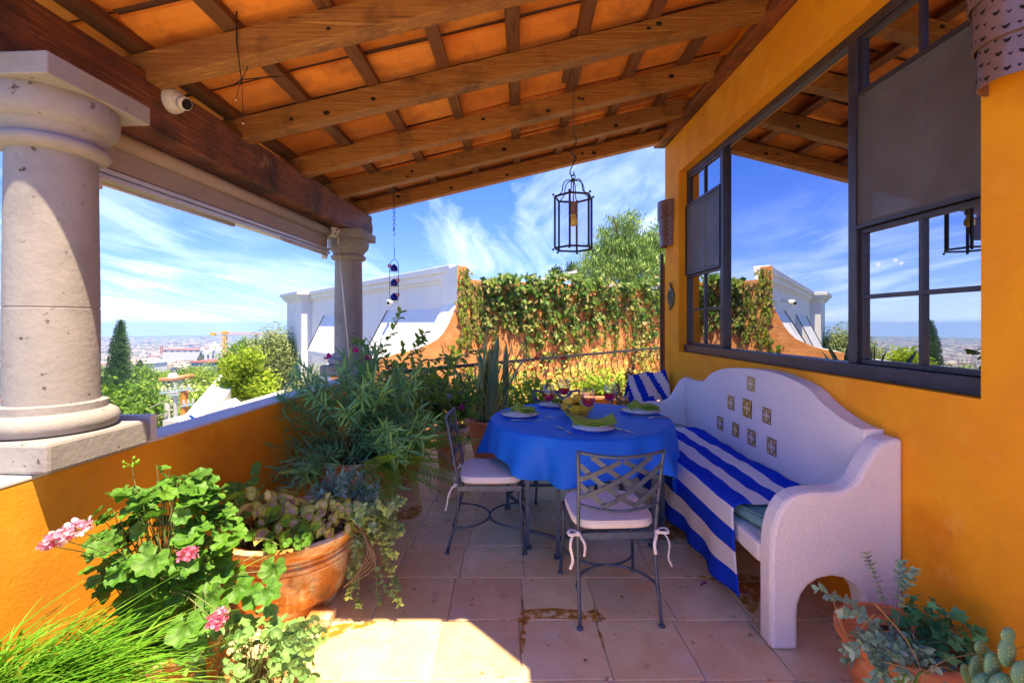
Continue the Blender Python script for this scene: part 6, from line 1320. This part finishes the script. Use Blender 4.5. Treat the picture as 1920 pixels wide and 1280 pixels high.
# petals and crumbs on the floor
for k, (x, y, lab) in enumerate(((1316, 1092, 'magenta petal on the tiles left of the towel corner'), (1392, 1108, 'magenta petal under the towel corner'), (842, 1062, 'dry curled leaf on the tiles left of the chair'), (921, 934, 'yellow dry leaf on the tiles between the left chair and the pots'), (1168, 1120, 'dark crumb of leaf beside the front chair leg'), (1100, 1235, 'small dry leaf on the tiles at the bottom'))):
    c = Vector(floor_pt(x, y, .006)); q = MB(); n = 3 if k < 2 else 1
    for j in range(n): T = frame(c+rv(.006)*(k < 2), Vector((R.uniform(-1, 1), R.uniform(-1, 1), .25)), Vector((0, 0, 1)), .028 if k < 2 else .02); tt = t_oval(.35, 3); q.add([T @ Vector(v) for v in tt.v], tt.f)
    tag(q.build('petal' if k < 2 else 'fallen_leaf', magf if k < 2 else m_dry, smooth=True, fix=False), lab, 'petal' if k < 2 else 'leaf')

# ------------------------------------------------------------------ vines on the garden wall
vin = thing('climbing_vine', (1.2, 9.1, -1), 'leafy creeper hanging over the orange garden wall, dense at the top', 'vine')
def wall_pt(x, y, off):
    t_ = (x-960)/F; X = t_*8.55/(1-.5*t_); Z = VY(X); z = EYE-(y-HY)/F*Z; return Vector((X, Z, z))-vn*off
def lump(x, s): return math.sin(x*.031+s)+.6*math.sin(x*.083+s*2)+.4*math.sin(x*.19+s*3)
Tg, Td = [], []
for k in range(8200):
    x = R.uniform(905, 1262); u_ = R.random()
    bot = 640+24*lump(x, 1.0)+ (26 if 1010 < x < 1120 else 0)+(34 if 1180 < x else 0); top = 517+4*lump(x, 4)+(x-930)*.035
    if x < 930: top += (930-x)*.4
    if 1138 < x < 1185: top += 10
    y = top-6+(bot-top)*(u_**1.15); clump = math.sin(x*.11+y*.05)*math.sin(y*.13-x*.04)+.5*math.sin(x*.29+1)*math.sin(y*.23)
    if clump < -.22+.62*(u_) and R.random() < .93: continue
    th = (.05+.22*(1-u_))*R.random(); p = wall_pt(x, y, th); T = frame(p, Vector((R.uniform(-.6, .6), -.25, R.uniform(-1.2, .1))), Vector((R.uniform(-.6, .6), -1, R.uniform(-.2, 1.0))), R.choice((R.uniform(.045, .08), R.uniform(.07, .14))))
    (Td if R.random() < .14+.38*u_ else Tg).append(T)
for k in range(3300):   # hanging strands lower down and dry strands at the left end
    sx = R.choice([863, 869, 875, 884, 893, 902, 912, 925, 940, 958, 975, 990, 1006, 1022, 1040, 1061, 1080, 1100, 1118, 1135, 1152, 1170, 1188, 1205, 1220, 1236, 1250])
    ymx = {863: 640, 869: 600, 875: 655, 884: 640, 893: 620}.get(sx, 640+30*math.sin(sx*.7)); y = R.uniform(503 if sx < 878 else 530, ymx); x = sx+R.gauss(0, 2.8)+3*math.sin(y*.06+sx)
    p = wall_pt(x, y, R.uniform(.01, .08)); T = frame(p, Vector((R.uniform(-.5, .5), -.2, -1)), Vector((R.uniform(-.6, .6), -1, R.uniform(0, .6))), R.uniform(.04, .09))
    (Td if R.random() < (.62 if sx < 905 else .40) else Tg).append(T)
for (cx_2, cy_2, n) in ((850, 655, 10), (865, 642, 16), (853, 668, 10), (880, 690, 22)):
    for k in range(n): p = wall_pt(cx_2+R.gauss(0, 4), cy_2+R.gauss(0, 9), .05*R.random()); Tg.append(frame(p, Vector((R.uniform(-.5, .5), -.2, -1)), Vector((0, -1, .5)), R.uniform(.06, .10)))
leaves(vin, t_oval(.34, 2, .2), Tg, m_vine, 300, rest='vine_foliage', smooth=False); leaves(vin, t_oval(.3, 2, .2), Td, m_vdry, 40, name='dry_leaf', rest='dry_foliage', smooth=False)
paths = []
for sx in range(862, 1262, 9):
    x = sx+R.uniform(-3, 3); paths.append([wall_pt(x+R.uniform(-4, 4), y, .012) for y in range(510 if x < 880 else 530, int(650+R.uniform(-50, 70)), 14)])
    if R.random() < .5: paths.append([wall_pt(x+R.uniform(-9, 9)+(y-530)*.12, y, .014) for y in range(530, 690, 16)])
stems_part(vin, paths, .008, bark, 'vine_stem')
Th = []
for k in range(3800):
    s = R.uniform(.2, 7.2); o_ = R0+RD*s-RN*R.uniform(.06, .75); z = -.1+R.random()**1.2*(.85+.22*math.sin(s*3.1)+.1*math.sin(s*7)); p = Vector((o_.x, o_.y, z))
    if p.y > VY(p.x)-.05: continue
    Th.append(frame(p, rdir()-Vector((0, 0, .3)), Vector((R.uniform(-.5, .5), -.8, R.uniform(.2, 1.2))), R.uniform(.06, .11)))
hd = thing('yellow_hedge', (1.0, 7.6, -1), 'yellow green hedge growing behind the iron railing', 'hedge'); leaves(hd, t_oval(.32, 2, .2), Th, mat('hedge_leaf', [(.26, .34, .06), (.40, .40, .12)], scale=2, rough=.6, island=((.5, .6, .4), (1, 1, 1), (1.3, 1.2, 1.2), (.8, .6, .4)), rnd=V, trans=.3), 200, rest='foliage', smooth=False)
m = MB(); m.beam(R0-RN*.75+Vector((.3, .3, -.6)), R0-RN*.7+RD*7.2+Vector((0, 0, -.6)), 1.3, .6); struct(m.build('planting_bed', soil))

# ------------------------------------------------------------------ trees
def limb(q, a, b, r0, r1, bend=.1, n=5): a, b = Vector(a), Vector(b); pp = spline([a, a.lerp(b, .5)+rv(bend), b], n); q.tube(pp, [r0+(r1-r0)*i/(len(pp)-1) for i in range(len(pp))], 7, cap=False); return pp
def crown_T(blobs, n, s0, s1, shell=.55):
    Ts = []; W = [b[1][0]*b[1][1]*b[1][2] for b in blobs]; tot = sum(W)
    for (c, r), w_ in zip(blobs, W):
        for k in range(int(n*w_/tot)):
            d = rdir(); rr = R.uniform(shell, 1.0)**.6 if R.random() < .85 else R.random(); p = Vector(c)+Vector((d.x*r[0], d.y*r[1], d.z*r[2]))*rr; s = R.uniform(s0, s1)
            Ts.append(Matrix.Translation(p) @ Matrix.Rotation(R.uniform(0, 6.28), 4, 'Z') @ Matrix.Rotation(R.uniform(-.6, .6), 4, 'X') @ Matrix.Scale(s, 4))
    return Ts
def tree(name, base, h, blobs, n, s0, s1, lm, label, cat='tree', group=None, clump=None, trunk_r=.2, loc=None):
    t = thing(name, tuple(base), label, cat, group); q = MB(); b = Vector(base); top = b+Vector((0, 0, h*.55)); limb(q, b-Vector((0, 0, 1)), top, trunk_r, trunk_r*.5, .1*h*.1)
    for c, r in blobs[:7]: limb(q, top-Vector((0, 0, h*.15*R.random())), c, trunk_r*.45, trunk_r*.1, .2)
    q.build('trunk', bark, t, smooth=True, fix=False); scatter('crown', clump or t_clump(3), crown_T(blobs, n, s0, s1), lm, t)
    return t
# valley trees: eight prototypes copied
protos = []
for k in range(7):
    bl_s = [((R.uniform(-1.8, 1.8), R.uniform(-1.8, 1.8), R.uniform(3.0, 5.6)), (R.uniform(.8, 1.7),)*2+(R.uniform(.6, 1.2),)) for _ in range(9)]
    protos.append(tree('broadleaf_tree', (0, 0, 0), 6, bl_s, 520, .5, .95, (m_tree, m_tree, m_lem, m_tree, m_oliv, m_tree, m_shr2)[k], 'x', clump=t_clump(k+10, 16, .36, .20)))
lab_n = ('bushy green tree in the belt of trees below the parapet', 'bright green tree in the belt of trees below the parapet', 'yellow green tree in the belt of trees below the parapet', 'dark green tree in the belt of trees below the parapet', 'grey green tree in the belt of trees below the parapet', 'rounded green tree in the belt of trees below the parapet', 'fresh light green tree in the belt of trees below the parapet')
spots = []; k = 0
while len(spots) < 105:
    Y = math.exp(R.uniform(math.log(26), math.log(190))); x = R.uniform(-40, 560); X = (x-960)/F*Y
    if 285 < x < 365 and Y < 48: continue
    if Y < 34 and not (190 < x < 290): continue
    if any((X-a)**2+(Y-b)**2 < (2.1+Y*.012)**2 for a, b, _ in spots): k += 1; continue
    if k > 4000: break
    zt = EYE-(R.uniform(686, 704)-HY)/F*Y if Y > 70 else EYE-(R.uniform(712, 760)-HY)/F*Y
    spots.append((X, Y, zt))
belt = []
for i, (X, Y, zt) in enumerate(spots):
    pi = R.randrange(7); pr = protos[pi]
    g = ground_z(X, Y)-.2; s = min(2.6, max(.55, (zt-g)/6.6)); o = copy_tree(pr); o.location = (X, Y, g if s > .56 else zt-3.7); o.scale = (min(1.5, s*1.0), min(1.5, s*1.0), s); o.rotation_euler = (0, 0, R.uniform(0, 6.28))
    belt.append((o, pi))
ORD = 'leftmost,second,third,fourth,fifth,sixth,seventh,eighth,ninth,tenth,eleventh,twelfth,thirteenth,fourteenth,fifteenth,sixteenth,seventeenth,eighteenth,nineteenth,twentieth,rightmost'.split(',')
belt.sort(key=lambda b: b[0].location.y); nrow = max(1, (len(belt)+5)//6); ROW = ('nearest', 'second', 'third', 'fourth', 'fifth', 'farthest')
for r_ in range(6):
    row = sorted(belt[r_*nrow:(r_+1)*nrow], key=lambda b: b[0].location.x/b[0].location.y)
    for j, (o, pi) in enumerate(row): tag(o, '%s, %s%s in the %s row of the tree belt' % (lab_n[pi].split(' in the')[0], ORD[min(j, 20)], '' if j in (0, 20) else ' from the left', ROW[r_]), 'tree', 'belt of green trees below the parapet')
for k in range(70):
    X, Y = town_pos(200, 900); o = copy_tree(protos[R.choice((3, 4, 1))]); o.location = (X, Y, ground_z(X, Y)-.3); s = R.uniform(.9, 1.8); o.scale = (s, s, s*.9); tag(o, 'small round tree standing among the houses of the town', 'tree', 'trees among the town houses')
for p in protos:
    for c in list(p.children): bpy.data.objects.remove(c)
    bpy.data.objects.remove(p)
# cypresses
def cypress(x, yt, yb, Z, w_, label):
    a, b = P(x, yb, Z), P(x, yt, Z); h = b.z-a.z; t = thing('cypress', tuple(a), label, 'tree', 'cypress trees below the parapet'); Ts = []
    for k in range(3000):
        u_ = R.random()**1.3; an_ = R.uniform(0, 6.28); r = w_*(1-u_)**.75*(.55+.45*min(1, (1-u_)*1.2))*(1+.16*math.sin(u_*17+a.x)+.14*math.sin(u_*41)*math.sin(an_*3+u_*20)); an = an_; rr = r*R.uniform(.7, 1.02); p = Vector((a.x+rr*math.cos(an)+.05*h*u_*u_*.5, a.y+rr*math.sin(an), a.z+h*u_)); s = R.uniform(.35, .62)*(.55+.45*(1-u_))*h/12
        Ts.append(Matrix.Translation(p) @ Matrix.Rotation(an, 4, 'Z') @ Matrix.Rotation(R.uniform(-.3, .3), 4, 'X') @ Matrix.Scale(s, 4))
    q = MB(); q.tube([a-Vector((0, 0, 4)), a+Vector((0, 0, h*.8))], [.25, .05], 7); q.build('trunk', bark, t); scatter('crown', t_clump(5, 14, .5, .22, -1.1), Ts, m_cyp, t)
cypress(222, 602, 790, 42, 1.75, 'tall dark pointed cypress right of the near column'); cypress(262, 674, 716, 110, 2.6, 'small dark cypress beyond the green trees'); cypress(376, 660, 680, 230, 2.2, 'distant dark conical tree left of the church')
# lemon tree, olive trees beyond the parapet
def bl_px(lst, Z, ry=.6): return [(tuple(P(x, y, Z+R.uniform(-.4, .4))), (r/F*Z, ry*r/F*Z+.2, r/F*Z*.9)) for x, y, r in lst]
def px_tree(name, lst, base, Z, n, s0, s1, lm, label, cl, tr=.05, group=None):
    b = P(base[0], base[1], Z); t = thing(name, tuple(b), label, 'tree', group); q = MB(); B = bl_px(lst, Z); top = b.lerp(Vector(B[0][0]), .55); limb(q, b-Vector((0, 0, 1.5)), top, tr, tr*.7, .03)
    for c, r in B: limb(q, top, c, tr*.5, tr*.12, .08)
    q.build('trunk', bark, t, smooth=True, fix=False); scatter('crown', cl, crown_T(B, n, s0, s1, .4), lm, t); return t
px_tree('lemon_tree', [(462, 715, 34), (435, 722, 26), (488, 720, 24), (450, 690, 26), (475, 740, 22), (432, 745, 14), (470, 672, 18), (500, 735, 14)], (459, 778), 12.5, 1000, .16, .30, m_lem, 'small yellow green lemon tree just beyond the parapet', t_clump(21, 12, .42, .24), .05)
px_tree('olive_tree', [(508, 672, 38), (540, 690, 36), (480, 680, 30), (550, 720, 26), (515, 640, 20), (495, 712, 30), (530, 655, 26)], (520, 770), 16, 1700, .22, .42, m_oliv, 'grey green olive tree behind the lemon tree', t_clump(22, 20, .36, .10), .1)
px_tree('olive_tree', [(560, 745, 20), (545, 755, 16), (575, 720, 12), (590, 700, 8)], (560, 790), 11.5, 500, .14, .26, m_oliv, 'thin dry olive shrub against the white pier', t_clump(23, 16, .40, .08), .03)
px_tree('bright_tree', [(450, 672, 22), (470, 660, 20), (432, 690, 18), (560, 665, 20)], (450, 740), 24, 500, .35, .6, m_tree, 'mid green tree crown between the crane and the olive tree', t_clump(24, 16, .36, .2), .12)
# pepper tree at the right
t = px_tree('pepper_tree', [(1160, 450, 42), (1195, 470, 44), (1130, 480, 34), (1180, 415, 26), (1215, 505, 44), (1110, 505, 30), (1148, 418, 12), (1160, 510, 40), (1150, 405, 9), (1235, 440, 26), (1095, 520, 18), (1128, 430, 14), (1250, 480, 40)], (1178, 560), 22, 950, .25, .6, m_pep, 'tall pepper tree with drooping foliage rising behind the vine wall', t_clump(31, 26, .55, .10, 1.6), .28)
for k, (x, y) in enumerate(((1044, 505), (1072, 497))): px_tree('conifer', [(x, y, 5), (x, y+9, 8)], (x, y+40), 30, 90, .3, .5, m_cyp, ('small dark conifer tip left of the far roof edge', 'small dark conifer tip just left of the pepper tree')[k], t_clump(33, 14, .4, .15), .1)
